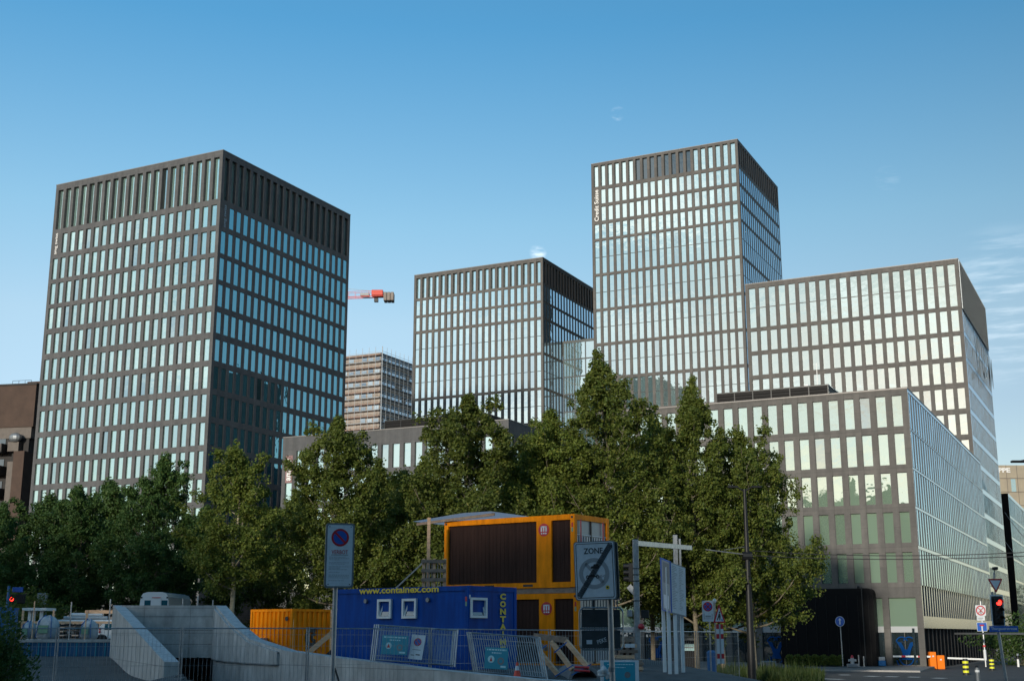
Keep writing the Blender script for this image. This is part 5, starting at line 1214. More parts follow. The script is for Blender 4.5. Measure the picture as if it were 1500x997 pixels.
# directory totem
Y = 92; q = P(1008, 906, Y); t = thing('directory_totem', 'dark directory totem with pale name plates behind the info board', 'sign', (q.x, Y, gz(q.x, Y)))
b = MB(); zt = P(1008, 871, Y).z; zg = gz(q.x, Y); b.bbox((q.x - .62, Y, zg), (q.x + .62, Y + .25, zt), M['mast'], .02); obj('column', b, t)
for i in range(5):
    b = MB(); z = zt - .55 - i * .72; b.box((q.x - .5, Y - .012, z - .42), (q.x + .5, Y, z + .05), [M['tealtxt'], M['signwhite']][i % 2]); b.box((q.x - .35, Y - .02, z - .24), (q.x + .3, Y - .012, z - .16), M['greyp']); obj('name_plate', b, t)
# lamp mast
Y = 78; q = P(1109, 958, Y); qt = P(1099, 716, Y); zg = gz(q.x, Y)
t = thing('lamp_mast', 'tall tapered anthracite mast with two lamp arms in front of the rightmost tree', 'lamp post', (q.x - .35, Y, zg))
b = MB(); xm = q.x - .35; b.tube((xm, Y, zg - .2), (xm, Y, qt.z), .26, M['mast'], 20, .09); b.tube((xm, Y, zg - .2), (xm, Y, zg + .1), .34, M['galv'], 20); obj('mast', b, t)
for s_, L_, hm in ((-1, 1.0, 'signgrey'), (1, 1.0, 'signgrey')):
    b = MB(); b.tube((xm, Y, qt.z - .15), (xm + s_ * .45, Y, qt.z + .12), .05, M['mast'], 8); lp = obj('lamp_arm', b, t)
    b = MB(); b.bbox((xm + s_ * (.4 if s_ > 0 else 1.05), Y - .16, qt.z + .06), (xm + s_ * (1.05 if s_ > 0 else .4), Y + .16, qt.z + .2), M['mast'], .04); obj('lamp_head', b, lp)
b = MB(); q1 = P(1030, 806, Y); b.tube((xm, Y, P(1099, 812, Y).z), (q1.x, Y - 1, q1.z), .035, M['galv'], 6); b.tube((xm, Y, P(1099, 800, Y).z), (q1.x + 1.2, Y - .5, q1.z + .02), .015, M['galv'], 5); b.tube((xm - .28, Y, P(1099, 814, Y).z), (xm + .28, Y, P(1099, 814, Y).z), .28, M['mast'], 10); obj('bracket_arm', b, t)
# overhead wires
for i, (a, c_, sag) in enumerate(((P(1102, 806, 78), P(1560, 805, 66), .3), (P(1102, 813, 78), P(1560, 811, 66), .25))):
    b = MB(); pts = [a.lerp(c_, k / 12) - Vector((0, 0, sag * 4 * (k / 12) * (1 - k / 12))) for k in range(13)]; b.path(pts, .022, M['wire'], 5)
    single('overhead_wire', b, ['upper overhead wire running right from the lamp mast', 'lower overhead wire running right from the lamp mast'][i], 'wire', 'overhead wires across the low block')
for i, (y0, y1, Ya, Yb) in enumerate(((700, 792, 40, 90), (742, 825, 40, 95))):
    b = MB(); a = P(1560, y1 + 40, Ya + 20); c_ = P(1472, y0 + 50, Yb); pts = [a.lerp(c_, k / 10) - Vector((0, 0, .5 * 4 * (k / 10) * (1 - k / 10))) for k in range(11)]; b.path(pts, .018, M['wire'], 5)
    single('overhead_wire', b, ['upper of two slanting wires before the far right glass block', 'lower of two slanting wires before the far right glass block'][i], 'wire', 'slanting overhead wires at the right edge')
Y = 55; q = P(1493, 675.5, Y); t = thing('street_lamp', 'flat dark lamp head reaching in from the right edge above the beige building', 'street lamp', (P(1530, 900, Y).x, Y, 0))
b = MB(); xq = P(1530, 900, Y).x; b.tube((xq, Y, 0), (xq, Y, q.z + .1), .09, M['mast'], 10, .06); b.tube((xq, Y, q.z + .1), (q.x, Y, q.z), .04, M['mast'], 8); obj('pole', b, t)
b = MB(); b.bbox((q.x - .35, Y - .12, q.z - .05), (q.x + .3, Y + .12, q.z + .04), M['mast'], .02); obj('lamp_head', b, t)

# ================================================================== TIMBERS, CONE, PALLETS
Y = 37.2
t = thing('timber_trestle', 'folded timber trestle with slanting beams and dark blue straps', 'trestle', (P(830, 985, Y).x, Y, gz(P(830, 985, Y).x, Y)))
for i, (x0, y0, x1, y1, yy, m) in enumerate(((792, 956, 818, 988, 37.2, 'wood'), (808, 939, 838, 980, 36.8, 'wood'), (829, 938, 861, 976, 36.6, 'wood'))):
    b = MB(); b.bar(P(x0, y0, yy + .4), P(x1, y1, yy), .11, .12, M[m]); obj('beam', b, t)
b = MB(); b.bar(P(783, 931, 37.6), P(831, 937, 37.0), .12, .16, M['wooddark']); b.bar(P(785, 940, 37.7), P(800, 950, 37.2), .1, .1, M['wooddark']); obj('top_beam', b, t)
for (x0, y0, x1, y1) in ((793, 950, 801, 944), (812, 955, 830, 940), (813, 990, 840, 973), (837, 988, 866, 972)):
    b = MB(); b.bar(P(x0, y0, 36.6), P(x1, y1, 36.5), .02, .035, M['bagstrap']); obj('strap', b, t)
b = MB(); b.tube(P(842, 976, 36.3), P(863, 977, 36.2), .035, M['signred'], 8); b.tube(P(841, 981, 36.3), P(864, 982, 36.2), .03, M['signred'], 8); obj('clamp', b, t)
b = MB(); q = P(857, 1003, 36.8); b.ring(0, 0, .38, .46, -.5, .5, M['pipe'], 28) if False else None
b.M = frame((q.x, 36.9, q.z + .05), (1, .25, 0), (0, 0, 1)); b.ring(0, 0, .40, .50, 0, 1.4, M['pipe'], 32); single('concrete_pipe', b, 'round grey concrete pipe lying below the timber trestle', 'pipe')
q = P(757.5, 994, 36.4); b = MB(); c0_ = (q.x, 36.4, q.z)
t = thing('traffic_cone', 'orange traffic cone with a white band in front of the tilted panels', 'cone', c0_)
b.bbox((q.x - .17, 36.23, q.z), (q.x + .17, 36.57, q.z + .03), M['conered'], .01); b.tube((q.x, 36.4, q.z + .03), (q.x, 36.4, q.z + .24), .115, M['conered'], 16, .068); b.tube((q.x, 36.4, q.z + .36), (q.x, 36.4, q.z + .46), .042, M['conered'], 16, .022); obj('body', b, t)
b = MB(); b.tube((q.x, 36.4, q.z + .24), (q.x, 36.4, q.z + .36), .069, M['signwhite'], 16, .043); obj('reflective_band', b, t)
# teal info sign low at the gantry, sack, timber pile
Y = 34.5; t, T, w_, hh = board('info_sign', (P(879.5, 997, Y), P(936, 997, Y), P(936, 966, Y), P(879.5, 966.5, Y)), .03, M['signwhite'], 'white framed teal information sign at the bottom, right of the zone post', 'info sign')
b = MB(); b.M = T; b.box((-w_ * .41, -.006, -hh * .5), (w_ * .40, 0, hh * .42), M['teal']); rnd = random.Random(12)
for z, a0, a1 in ((.28, -.32, .34), (.14, -.18, .16)):
    x_ = a0 * w_
    while x_ < a1 * w_: l = rnd.uniform(.02, .08); b.box((x_, -.009, z * hh), (x_ + l, -.006, z * hh + .02), M['tealtxt']); x_ += l + .015
b.disc(w_ * .2, -hh * .2, .08, -.009, -.006, M['signgrey']); obj('print', b, t)
q = P(886, 985, 34.1); b = MB(); b.blob((q.x, 34.1, q.z), .17, M['bag'], 5, 14, .35, (1, .6, .62)); b.blob((q.x - .03, 34.05, q.z + .07), .09, M['bag'], 8, 10, .4); b.blob((q.x + .1, 34.08, q.z - .03), .1, M['bag'], 9, 10, .4); single('sack', b, 'crumpled pale sack lying against the teal information sign', 'sack', smooth=True)
def pile(px0, px1, ytop, ybot, Y, n, label, m='wooddark'):
    a = P(px0, ybot, Y); c_ = P(px1, ybot, Y); z1 = P(px0, ytop, Y).z; dz = (z1 - a.z) / n; b = MB(); rnd = random.Random(int(px0))
    for i in range(n):
        o1 = rnd.uniform(-.06, .06)
        b.bbox((a.x + o1, Y, a.z + i * dz), (c_.x + o1, Y + .9, a.z + (i + .62) * dz), M[m] if i % 2 else M['wood'], .01)
        for k in range(3): x = a.x + .05 + (c_.x - a.x - .2) * k / 2; b.box((x, Y + .02, a.z + (i + .62) * dz), (x + .1, Y + .88, a.z + (i + 1) * dz), M['wooddark'])
    return single('timber_pile', b, label, 'timber pile')
tp_ = pile(906, 932, 932, 964, 42.5, 4, 'pile of timber planks with a white paper label under the steel gantry')
b = MB(); q = P(921, 945, 42.3); b.box((q.x - .12, 42.3, q.z - .06), (q.x + .2, 42.33, q.z + .06), M['signwhite']); obj('paper_label', b, tp_)
pile(904, 944, 966, 996, 38.5, 4, 'dark weathered plank pile behind the teal information sign')

# ================================================================== RIGHT SIDE STREET FURNITURE
def Z0(px, py, z=0.03):
    r = P(px, py, 1) - Vector((0, 0, EYE)); q = r * ((z - EYE) / r.z); return Vector((q.x, q.y, z))
q = Z0(1368, 976); t = thing('parking_barrier', 'white barrier arm with orange cabinet, left of the pair at the corner', 'barrier', q)
def cab(name, x0, x1, y0, y1, lab, px_arm, arm_m, group):
    q = Z0((x0 + x1) / 2, y1); t = thing(name, lab, 'barrier', q, 0, group)
    a = P(x0, y1, q.y); c_ = P(x1, y1, q.y); z1 = P(x0, y0, q.y).z
    b = MB(); b.bbox((a.x, q.y, q.z), (c_.x, q.y + .5, z1), M['orangebox'], .04); b.box((a.x + .08, q.y - .012, q.z + .1), (c_.x - .08, q.y, z1 - .5), M['orangebox']); b.disc; obj('cabinet', b, t)
    b = MB(); b.box((a.x + .2, q.y - .02, z1 - .42), (a.x + .34, q.y - .005, z1 - .3), M['signwhite']); obj('label_plate', b, t)
    if px_arm:
        s_ = P(px_arm[0], px_arm[2], q.y - .1); e_ = P(px_arm[1], px_arm[3], q.y - .1); b = MB(); n = 9
        for i in range(n): b.bar(s_.lerp(e_, i / n), s_.lerp(e_, (i + 1) / n), .05, .14, M['white'] if i % 4 != 2 or arm_m != 'signred' else M['signred'])
        obj('arm', b, t)
    return t
bpy.data.objects.remove(t)
gB_ = 'parking barriers at the building corner'
cab('parking_barrier', 1363.5, 1373, 954, 979.5, 'taller orange barrier cabinet with its white and red arm reaching left', (1308, 1363, 960.5, 961), 'signred', gB_)
cab('parking_barrier', 1374.5, 1385, 959, 979.5, 'shorter orange barrier cabinet with a pale arm reaching right', (1388, 1441, 963, 965), 'white', gB_)
def bollard(px, py, hh, rr, label, k='stripe'):
    q = Z0(px, py); t = thing('bollard', label, 'bollard', q, 0, 'bollards on the street corner'); n = 7; b = MB()
    if k == 'stripe':
        for i in range(n): b.tube((q.x, q.y, q.z + hh * i / n), (q.x, q.y, q.z + hh * (i + 1) / n), rr, M['blk'] if i % 2 == 0 else M['bollardy'], 18, rr * (.8 if i == n - 1 else 1))
        obj('body', b, t); b = MB(); b.tube((q.x, q.y, q.z), (q.x, q.y, q.z + .06), rr * 1.25, M['blk'], 18); obj('foot', b, t)
    else:
        b.tube((q.x, q.y, q.z), (q.x, q.y, q.z + hh), rr, M['signgrey'], 16); b.tube((q.x, q.y, q.z + hh), (q.x, q.y, q.z + hh + .12), rr, M['mast'], 16, rr * .5); obj('body', b, t)
        b = MB(); b.tube((q.x, q.y, q.z + hh * .72), (q.x, q.y, q.z + hh * .86), rr * 1.05, M['white'], 16); obj('reflective_band', b, t)
bollard(1415.5, 988, 1.15, .21, 'yellow and black striped bollard in front of the barrier arm')
bollard(1453.5, 981, 1.0, .19, 'yellow and black striped bollard behind the traffic light post')
bollard(1433, 1001, .95, .13, 'grey bollard with a white band at the bottom right edge', 'grey')
q = Z0(1492, 976); t = thing('delineator', 'white and black delineator post at the right edge', 'post', q); b = MB(); b.tube(q, q + Vector((0, 0, 1.15)), .1, M['white'], 10, .09); obj('body', b, t); b = MB(); b.tube(q + Vector((0, 0, .68)), q + Vector((0, 0, .98)), .105, M['blk'], 10); obj('band', b, t)
# traffic light with give way sign and street name plate
Y = 44; xp = P(1474, 950, Y).x
t = thing('traffic_light', 'traffic light showing red, with a give way triangle above and a blue street name plate', 'traffic light', (xp, Y, 0))
b = MB(); b.tube((xp + .06, Y + .1, -.1), (xp - .28, Y + .1, P(1459, 866, Y).z), .055, M['galv'], 12, .05); b.tube((P(1457.5, 848, Y).x, Y + .1, P(1457, 872, Y).z), (P(1457.5, 840, Y).x, Y + .1, P(1457, 838, Y).z), .025, M['galv'], 8); obj('pole', b, t)
q = P(1461.5, 894, Y); T = frame(q, (1, .1, 0), (-.085, 0, 1)); b = MB(); b.M = T; b.poly(rounded(.46, 1.06, .03), .0, .02, M['signwhite']); b.poly(rounded(.39, .98, .02), -.006, .0, M['blk']); obj('backing_board', b, t)
b = MB(); b.M = T; b.bbox((-.13, -.14, -.42), (.13, -.006, .42), M['mast'], .02); sg_ = obj('signal_head', b, t)
for k, mm in enumerate(('lens', 'lens', 'redlamp')):
    z = -.27 + k * .27; b = MB(); b.M = T; b.disc(0, z, .095, -.15, -.14, M[mm], 20); obj('lamp', b, sg_, label='lit red lamp' if mm == 'redlamp' else None)
    b = MB(); b.M = T; b.ring(0, z, .10, .11, -.28, -.14, M['mast'], 16, 0, 180); obj('visor', b, sg_)
T = frame(P(1458.5, 857.5, Y - .05), (1, .05, 0), (-.05, 0, 1)); b = MB(); b.M = T; b.poly([(-.25, .22), (-.23, .24), (.23, .24), (.25, .22), (.015, -.22), (-.015, -.22)], 0, .015, M['signred']); b.poly([(-.185, .185), (.185, .185), (0, -.14)], -.004, 0, M['signwhite']); obj('give_way_sign', b, t)
b = MB(); q = P(1457, 832, Y); b.bbox((q.x - .06, Y - .15, q.z - .05), (q.x + .07, Y + .1, q.z + .05), M['wframe'], .015); b.tube((q.x, Y + .05, q.z - .3), (q.x, Y + .05, q.z), .015, M['galv'], 6); obj('detector', b, t)
q = P(1470.5, 920.5, Y - .05); T = frame(q, (1, 0, 0), (0, 0, 1)); b = MB(); b.M = T; b.bbox((-.49, 0, -.1), (.49, .02, .1), M['signblue'], .005); text('Thurgauerstrasse', b, T @ Matrix.Translation((0, -.002, -.0)), .88, .115, M['signwhite'], ext=.004, bold=.012); obj('street_name_plate', b, t, label='blue plate reading Thurgauerstrasse')
# sign post with three signs
q0 = Z0(1445, 976); Y = q0.y; k_ = Y / FOC
t = thing('road_sign', 'post carrying round red, white and blue dead end signs left of the traffic light', 'road sign', q0)
b = MB(); q1 = P(1437, 880, Y); b.tube(q0 + Vector((0, .12, 0)), (q1.x, Y + .12, q1.z), .08, M['galv'], 10)
q2 = q0.lerp(q1, .3); b.tube(q0.lerp(q1, .1) + Vector((0, .12, 0)), q0.lerp(q1, .26) + Vector((0, .12, 0)), .13, M['signwhite'], 10); b.tube(q2 + Vector((0, .12, 0)), q0.lerp(q1, .33) + Vector((0, .12, 0)), .13, M['signred'], 10); obj('post', b, t)
T = frame(P(1436.5, 893.5, Y), (1, 0, 0), (0, 0, 1)); b = MB(); b.M = T; b.poly(rounded(.95, .95, .1), 0, .02, M['signwhite']); b.disc(0, 0, .44, -.01, 0, M['signred'], 28); b.disc(0, 0, .34, -.015, -.01, M['signwhite'], 28); b.bar((-.24, -.02, .24), (.24, -.02, -.24), .02, .06, M['signred']); b.bar((-.24, -.02, -.24), (.24, -.02, .24), .02, .06, M['signred']); b.box((-.03, -.025, -.3), (.03, -.015, .1), M['blk']); obj('round_sign', b, t)
T = frame(P(1437, 904.8, Y), (1, 0, 0), (0, 0, 1)); b = MB(); b.M = T; b.poly(rounded(.72, .40, .04), 0, .02, M['signwhite']); b.box((-.25, -.005, -.03), (.2, 0, .05), M['greyp']); b.box((-.25, -.005, -.13), (.1, 0, -.09), M['greyp']); obj('supplementary_plate', b, t)
T = frame(P(1438.5, 917.5, Y), (1, 0, 0), (0, 0, 1)); b = MB(); b.M = T; b.poly(rounded(.92, .78, .05), 0, .02, M['signwhite']); b.poly(rounded(.86, .72, .04), -.005, 0, M['signblue']); b.box((-.06, -.01, -.36), (.06, -.005, .08), M['signwhite']); b.box((-.2, -.012, .08), (.2, -.005, .2), M['signred']); obj('dead_end_sign', b, t)
# glazed walkway canopy along the side
t = thing('walkway_canopy', 'long thin walkway canopy on slim posts beside the side wall of the low block', 'canopy', Eloc(-1.4, 8, 0))
a = Eloc(-1.1, 12, 2.95); c_ = P(1560, 928.5, 100)
b = MB(); b.bar(a, (c_.x, c_.y, 2.95), .5, .16, M['galv']); obj('roof_beam', b, t)
for px in (1434.5, 1483):
    kk = (P(px, 928, a.y).x - a.x) / (c_.x - a.x); q = a.lerp(Vector((c_.x, c_.y, 2.95)), kk); b = MB(); b.tube((q.x, q.y, 0), (q.x, q.y, 2.9), .14, M['galv'], 10); obj('post', b, t)
q = P(1497, 945, 125); leafclump('shrub', (q.x, 125, 0), 4.5, 3, 2.2, 6000, .3, M['leafdark'], 'dark shrubs under the walkway canopy at the right edge', 'shrub', 31)
q = P(1500, 930, 230); leafclump('shrub', (q.x + 3, 230, 0), 9, 6, 5, 6000, .6, M['leafdark'], 'distant dark thicket beyond the walkway canopy', 'shrub', 32)
# things by the black entrance
q = EP(1235, -3.0); q1 = P(1230, 903, q.y); t = thing('cycle_path_sign', 'round blue path sign on a slim grey post before the black entrance', 'road sign', q)
b = MB(); b.tube(q, q1, .05, M['galv'], 8, .045); obj('post', b, t)
T = frame(P(1230.3, 909.5, q.y - .06), (.6, -.5, 0), (0, 0, 1)); b = MB(); b.M = T; b.disc(0, 0, .42, 0, .02, M['signwhite'], 28); b.disc(0, 0, .39, -.005, 0, M['signblue'], 28); b.poly([(-.05, -.25), (.05, -.25), (.05, .1), (.14, .1), (0, .28), (-.14, .1), (-.05, .1)], -.01, -.005, M['signwhite']); obj('sign_face', b, t)
qq = Eloc(Ex(1254, 4), -1.36); T = frame(P(1254, 926.5, qq.y), -u, (0, 0, 1)); b = MB(); b.M = T; b.poly(rounded(.62, 1.0, .03), 0, .02, M['signwhite']); noparking(b, T, 0, .22, .17, y=-.005); b.box((-.2, -.004, -.1), (.2, 0, -.06), M['greyp']); b.box((-.2, -.004, -.2), (.1, 0, -.17), M['greyp']); b.box((-.2, -.004, -.3), (.15, 0, -.27), M['greyp'])
single('parking_ban_sign', b, 'small white parking ban plate on the black entrance', 'sign')
q = EP(1249, -3.4); t = thing('fire_hydrant', 'grey hydrant with a red cap in front of the black entrance', 'hydrant', q); b = MB(); b.tube(q, q + Vector((0, 0, .75)), .16, M['hyd'], 12, .14); b.tube(q + Vector((-.32, 0, .55)), q + Vector((.32, 0, .55)), .1, M['hyd'], 10); b.bbox((q.x - .45, q.y - .2, q.z), (q.x + .45, q.y + .2, q.z + .28), M['pipe'], .03); obj('body', b, t); b = MB(); b.tube(q + Vector((0, 0, .75)), q + Vector((0, 0, .98)), .15, M['signred'], 12, .06); obj('cap', b, t)
for i, px in enumerate((1258.5, 1266)):
    q = EP(px, -2.6); b = MB(); b.tube(q, q + Vector((0, 0, .95 - .1 * i)), .055, M['galv'], 10); b.tube(q, q + Vector((0, 0, .04)), .12, M['galv'], 10); single('steel_bollard', b, ['slim steel post just right of the hydrant', 'slim steel post further right of the hydrant, by the downpipe'][i], 'post', 'slim steel posts at the entrance')
q = EP(1292, -.9); b = MB(); b.bbox((q.x - .3, q.y - .2, q.z), (q.x + .3, q.y + .2, q.z + .45), M['binblue'], .03); b.bbox((q.x - .26, q.y - .17, q.z + .45), (q.x + .26, q.y + .17, q.z + .75), M['greyp'], .03); single('utility_box', b, 'small blue and grey box at the right foot of the black entrance', 'box')
q = P(1126, 958, 98); b = MB(); b.bbox((q.x - .55, 98, .1), (q.x + .55, 98.5, .95), M['greyp'], .05); single('utility_box', b, 'pale utility box in the grass left of the black entrance', 'box')

# ================================================================== LEFT YARD
zT = 2.75
def bag(px0, px1, ytop, Y, lab, seed):
    a = P(px0, 930, Y).x; c_ = P(px1, 930, Y).x; zt = P(px0, ytop, Y).z; w_ = c_ - a; hh = zt - zT
    t = thing('bulk_bag', lab, 'bag', ((a + c_) / 2, Y, zT), 0, 'white bulk bags on the terrace'); b = MB(); rnd = random.Random(seed); n = 8; m_ = 22
    prof = [(0, .80), (.12, .95), (.35, 1.0), (.6, .97), (.8, .82), (.92, .55), (1.0, .12), (1.02, 0)]
    vs = []
    for zi, r in prof:
        for j in range(m_):
            a_ = 2 * math.pi * j / m_; sq_ = 1 / max(abs(math.cos(a_)), abs(math.sin(a_))) ** .55; k = 1 + .05 * math.sin(5 * a_ + seed) + .04 * math.sin(9 * a_ + zi * 7)
            vs.append(((a + c_) / 2 + math.cos(a_) * w_ / 2 * r * sq_ * .85 * k, Y + math.sin(a_) * .5 * r * sq_ * k, zT + zi * hh * (1 + .04 * math.sin(3 * a_ + seed))))
    b.add(vs, [(i * m_ + j, i * m_ + (j + 1) % m_, (i + 1) * m_ + (j + 1) % m_, (i + 1) * m_ + j) for i in range(len(prof) - 1) for j in range(m_)], M['bag']); obj('sack_body', b, t, smooth=True)
    b = MB()
    for s_ in (-.33, .3): b.bar(((a + c_) / 2 + s_ * w_, Y - .52, zT + .05), ((a + c_) / 2 + s_ * w_ * .8, Y - .44, zT + hh * .75), .02, .06, M['bagstrap']); b.bar(((a + c_) / 2 + s_ * w_ * .8, Y - .44, zT + hh * .75), ((a + c_) / 2 + s_ * w_ * .3, Y - .1, zT + hh * 1.05), .02, .06, M['bagstrap'])
    b.box(((a + c_) / 2 - w_ * .24, Y - .56, zT + hh * .25), ((a + c_) / 2 + w_ * .16, Y - .5, zT + hh * .6), M['baggreen']); obj('strap', b, t)
bag(34, 52, 910, 57.2, 'smallest white bulk bag, beside the dark shrub', 1)
bag(52, 88, 902, 57.0, 'large white bulk bag left of the crate stack', 2)
bag(118, 143, 907, 57.0, 'white bulk bag right of the crate stack', 3)
b = MB(); a = P(88, 930, 57.6).x; c_ = P(117, 930, 57.6).x; zt = P(100, 912, 57.6).z
for i in range(4):
    z = zT + i * (zt - zT) / 4
    for k in range(5): x = a + (c_ - a) * k / 4.6; b.box((x, 57.1, z + .04), (x + .07, 57.9, z + (zt - zT) / 4 - .05), M['bdark'])
    b.box((a, 57.08, z), (c_, 57.95, z + .035), M['wooddark'])
    if i in (1, 2): b.bbox((a + .4, 57.15, z + .05), (c_ - .1, 57.8, z + .2), M['bag'], .03)
single('crate_stack', b, 'dark crate stack between two white bulk bags', 'crate stack')
b = MB()
for x0, x1, y0, Y in ((125, 172, 895.5, 58.2), (28, 172, 911, 58.0)):
    b.bar(P(x0, y0, Y), P(x1, y0, Y), .06, .15 if x0 > 100 else .1, M['wood'])
for px in (33, 78, 127): a = P(px, 900, 58.1); b.bar((a.x, 58.15, zT), (a.x, 58.15, P(px, 893, 58.1).z), .08, .08, M['wood'])
single('guard_railing', b, 'sawn timber guard rail behind the white bulk bags', 'railing')
b = MB()
a = P(38, 893, 59.5); c_ = P(65, 893, 59.5); t = thing('small_canopy', 'small white canopy frame behind the smallest bulk bag', 'canopy', (a.x, 59.5, zT))
b.box((a.x - .1, 59.3, a.z - .02), (c_.x + .15, 60.6, a.z + .1), M['white']); obj('roof', b, t)
for px in (43, 49, 60): q = P(px, 900, 59.5); b = MB(); b.box((q.x - .06, 59.5, zT - .1), (q.x + .06, 59.62, a.z - .02), M['white']); obj('post', b, t)
# parked white truck and pipes behind the rail
q = P(150, 935, 60.5); a = P(133, 935, 60.5); c_ = P(178, 935, 60.5)
t = thing('site_truck', 'white site truck partly hidden behind the left ramp wall', 'truck', (a.x, 60.5, zT - .1))
b = MB(); zt = P(150, 911, 60.5).z; b.M = Matrix.Identity(4); b.poly([(a.x, zT), (c_.x, zT), (c_.x, zt), (a.x + .55, zt), (a.x + .3, zT + .45), (a.x, zT + .3)], 60.5, 62.2, M['vanwhite']); obj('cab', b, t)
b = MB(); b.box((a.x + .62, 60.47, zT + .4), (c_.x - .15, 60.5, zt - .06), M['vanglass']); obj('windscreen', b, t)
b = MB(); b.disc(a.x + .40, zT + .42, .05, 60.46, 60.5, M['signred'], 10); b.disc(a.x + .40, zT + .3, .05, 60.46, 60.5, M['signred'], 10); obj('tail_light', b, t)
b = MB(); b.tube((a.x + .5, 60.48, zT - .1), (a.x + .5, 60.9, zT - .1), .3, M['rubber'], 14); obj('wheel', b, t)
b = MB(); q = P(85, 903, 61); q1 = P(166, 903, 61)
for k, (dz, m) in enumerate(((0, 'white'), (.16, 'bag'), (.31, 'white'), (.08, 'pipe'))): b.tube((q.x + k * .25, 61 + .1 * k, q.z - .2 + dz), (q1.x - k * .3, 61 + .1 * k, q.z - .2 + dz), .075, M[m], 8)
for k in range(4): x = lerp(q.x, q1.x, .15 + .25 * k); b.box((x, 60.9, zT - .1), (x + .1, 61.5, q.z - .27), M['wooddark'])
single('pipe_bundle', b, 'stack of white pipes on bearers behind the timber rail', 'pipes')
for i, (px, y0) in enumerate(((51, 880), (105, 881), (127, 893), (162, 877), (268, 876), (290, 872), (312, 878))):
    q = P(px, y0, 55.5 if px < 200 else 54.3); b = MB(); zb_ = 2.7; b.tube((q.x, q.y, zb_), (q.x, q.y, q.z), .03 if px != 290 else .035, M['wood'] if px in (51, 127) else M['galv'], 6)
    b.tube((q.x, q.y, zb_), (q.x, q.y, zb_ + .03), .09, M['galv'], 8)
    single('marker_stake', b, 'slim upright post ' + ['left of the small canopy', 'above the crate stack', 'at the left end of the short upper rail', 'just left of the ramp wall corner', 'behind the ramp header, leftmost of three', 'behind the ramp header, middle of three', 'behind the ramp header, rightmost of three'][i], 'post', 'slim posts along the terrace')
# white van
Y = 72; q = P(226, 880, Y); zb_ = 2.2; a = P(204.5, 880, Y).x; c_ = P(247.5, 880, Y).x; zt = P(226, 866.5, Y).z
t = thing('camper_van', 'white van with rounded roof and dark windows, parked behind the ramp header', 'van', ((a + c_) / 2, Y, zb_))
xm = (a + c_) / 2; hw = (c_ - a) / 2; b = MB(); prof = [(-.98, 0), (.98, 0), (1, .35), (.99, .72), (.93, .9), (.8, .97), (.5, 1), (-.5, 1), (-.8, .97), (-.93, .9), (-.99, .72), (-1, .35)]
b.poly([(xm + x_ * hw, zb_ + .35 + z_ * (zt - zb_ - .35)) for x_, z_ in prof], Y, Y + 5, M['vanwhite']); obj('body', b, t)
hz = zt - zb_
for x0, x1 in ((-.66, -.24), (.5, .9)): b = MB(); b.box((xm + x0 * hw, Y - .02, zt - hz * .34), (xm + x1 * hw, Y, zt - hz * .15), M['vanglass']); obj('window', b, t)
b = MB(); b.box((xm - .2 * hw, Y - .05, zt - hz * .42), (xm + .46 * hw, Y, zt - hz * .12), M['vanwhite']); b.box((xm - .16 * hw, Y - .06, zt - hz * .105), (xm + .42 * hw, Y - .0, zt - hz * .095), M['signred']); obj('rear_hatch', b, t)
for s_ in (-.92, .92): b = MB(); b.disc(xm + s_ * hw * .95, zt - hz * .1, .05, Y - .03, Y, M['wframe'], 10); obj('marker_lamp', b, t)
for s_ in (-.75, .75): b = MB(); b.tube((xm + s_ * hw - .12, Y + .9, zb_ + .35), (xm + s_ * hw + .12, Y + .9, zb_ + .35), .35, M['rubber'], 16); obj('wheel', b, t)
# left traffic light, totem, barrels
Y = 66; q = P(21, 877, Y); t = thing('traffic_light', 'traffic light glowing red under the leftmost tree', 'traffic light', (q.x - .2, Y, h(q.x, Y)))
b = MB(); xq = P(13.5, 880, Y).x; b.tube((xq, Y - .2, h(q.x, Y)), (xq, Y - .2, P(13, 858, Y).z), .07, M['binblue'], 8); obj('pole', b, t)
b = MB(); b.bbox((xq, Y, q.z - .22), (P(35, 877, Y).x, Y + .25, q.z + .25), M['mast'], .03); b.bbox((xq + .1, Y, q.z + .35), (P(33, 865, Y).x, Y + .1, q.z + .6), M['signblue'], .02); s_ = obj('signal_head', b, t)
b = MB(); cx_ = P(17.5, 877, Y).x; b.M = frame((cx_, Y - .02, q.z), (1, 0, 0), (0, 0, 1)); b.disc(0, 0, .1, -.02, 0, M['redlamp'], 16); obj('lamp', b, s_, label='lit red lamp')
for i, px in enumerate((4, 16)):
    Yb = 50 + i * 3; q = P(px, 905, Yb); b = MB(); zg = h(q.x, Yb); zt = P(px, 891 + i, Yb).z; t = thing('barrel', ['blue barrel at the very left edge', 'blue barrel beside the blue pole at the left'][i], 'barrel', (q.x, Yb, zg), 0, 'blue barrels at the left edge')
    b.tube((q.x, Yb, zg), (q.x, Yb, zt), .28, M['binblue'], 18, .26)
    for f_ in (.4, .7): b.tube((q.x, Yb, lerp(zg, zt, f_)), (q.x, Yb, lerp(zg, zt, f_) + .05), .295, M['binblue'], 18)
    obj('drum', b, t); b = MB(); b.tube((q.x, Yb, zt), (q.x, Yb, zt + .05), .29, M['bagstrap'], 18); obj('lid', b, t)
Y = 72; q = P(61, 880, Y); t = thing('directory_totem', 'grey-blue banded totem behind the large bulk bag', 'sign', (q.x, Y, h(q.x, Y))); b = MB(); zg = h(q.x, Y); zt = P(61, 868, Y).z; b.bbox((q.x - .28, Y, zg), (q.x + .28, Y + .2, zt), M['steelblue'], .02); obj('column', b, t)
for i in range(6): b = MB(); z = zt - .25 - i * .3; b.box((q.x - .24, Y - .012, z - .12), (q.x + .24, Y, z), M['greyp']); obj('band', b, t)

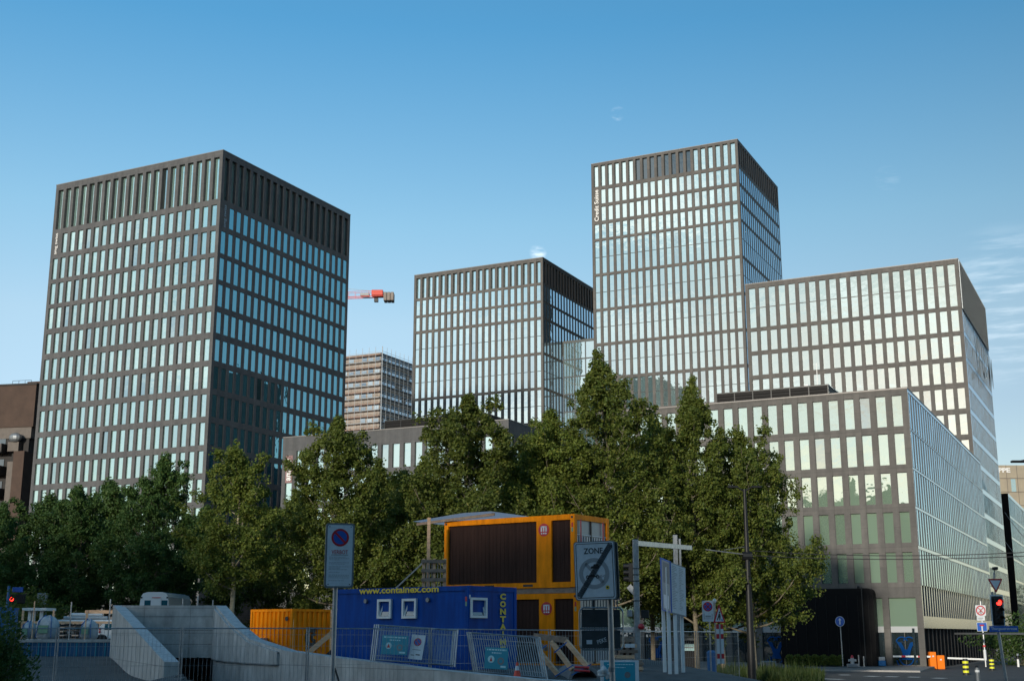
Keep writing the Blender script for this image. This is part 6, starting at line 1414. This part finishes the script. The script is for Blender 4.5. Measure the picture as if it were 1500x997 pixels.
# ================================================================== THE OTHER SIDE OF THE STREET (mirrored in the windows, and shading the yard)
def backblock(name, x0, x1, y0, y1, zt, label, fl=3.3):
    t = thing(name, label, 'building', ((x0 + x1) / 2, (y0 + y1) / 2, 0)); b = MB(); b.box((x0, y0, -.5), (x1, y1, zt), M['stoneA']); obj('wall', b, t)
    b = MB(); b.box((x0 - .2, y0 - .2, zt), (x1 + .2, y1 + .2, zt + .5), M['bdark']); b.box((x0 + 8, y0 + 3, zt + .5), (x0 + 18, y1 - 3, zt + 3.2), M['bdark']); obj('roof', b, t)
    b = MB(); z = 3.5
    while z < zt - 2.5: b.box((x0 + 1, y1, z), (x1 - 1, y1 + .05, z + 1.7), M['gdark']); z += fl
    obj('window_band', b, t)
backblock('office_building', -132, -61, -30, -14, 30, 'long dark building across the street, out of view behind the camera on the left')
backblock('office_building', -60.5, -20, -38, -24, 23.5, 'lower dark building across the street, out of view behind the camera')
backblock('office_building', -19.5, 26, -40, -25, 24, 'dark building across the street, out of view straight behind the camera')
backblock('office_building', 27, 90, -38, -25, 19, 'low dark building across the street, out of view behind the camera on the right')
for i, (x, y, k, s_) in enumerate(((-52, -14, 'round', 1.4), (-40, -17, 'wide', 1.2), (-14, -16, 'mid', 1.25), (10, -17, 'round', 1.35), (-27, -15, 'dark', 1.35))):
    o = thing('plane_tree', 'leafy street tree standing behind the camera, mirrored in the windows', 'tree', (x, y, 0), i * 1.1, 'street trees behind the camera'); o.scale = (s_,) * 3
    for nm, me in zip(('trunk', 'crown'), TP[k]): q = bpy.data.objects.new(nm, me); C.objects.link(q); q.parent = o

for i, (b_, k, s_) in enumerate(((14, 'mid', .42), (28, 'round', .5), (44, 'dark', .5), (62, 'mid', .45), (84, 'round', .5), (108, 'wide', .45))):
    q = Eloc(-27 - (i % 2) * 3, b_); o = thing('plane_tree', 'side street tree beyond the right edge of the view, mirrored in the side wall', 'tree', q, i * 1.7, 'side street trees out of view'); o.scale = (s_,) * 3
    for nm, me in zip(('trunk', 'crown'), TP[k]): q = bpy.data.objects.new(nm, me); C.objects.link(q); q.parent = o
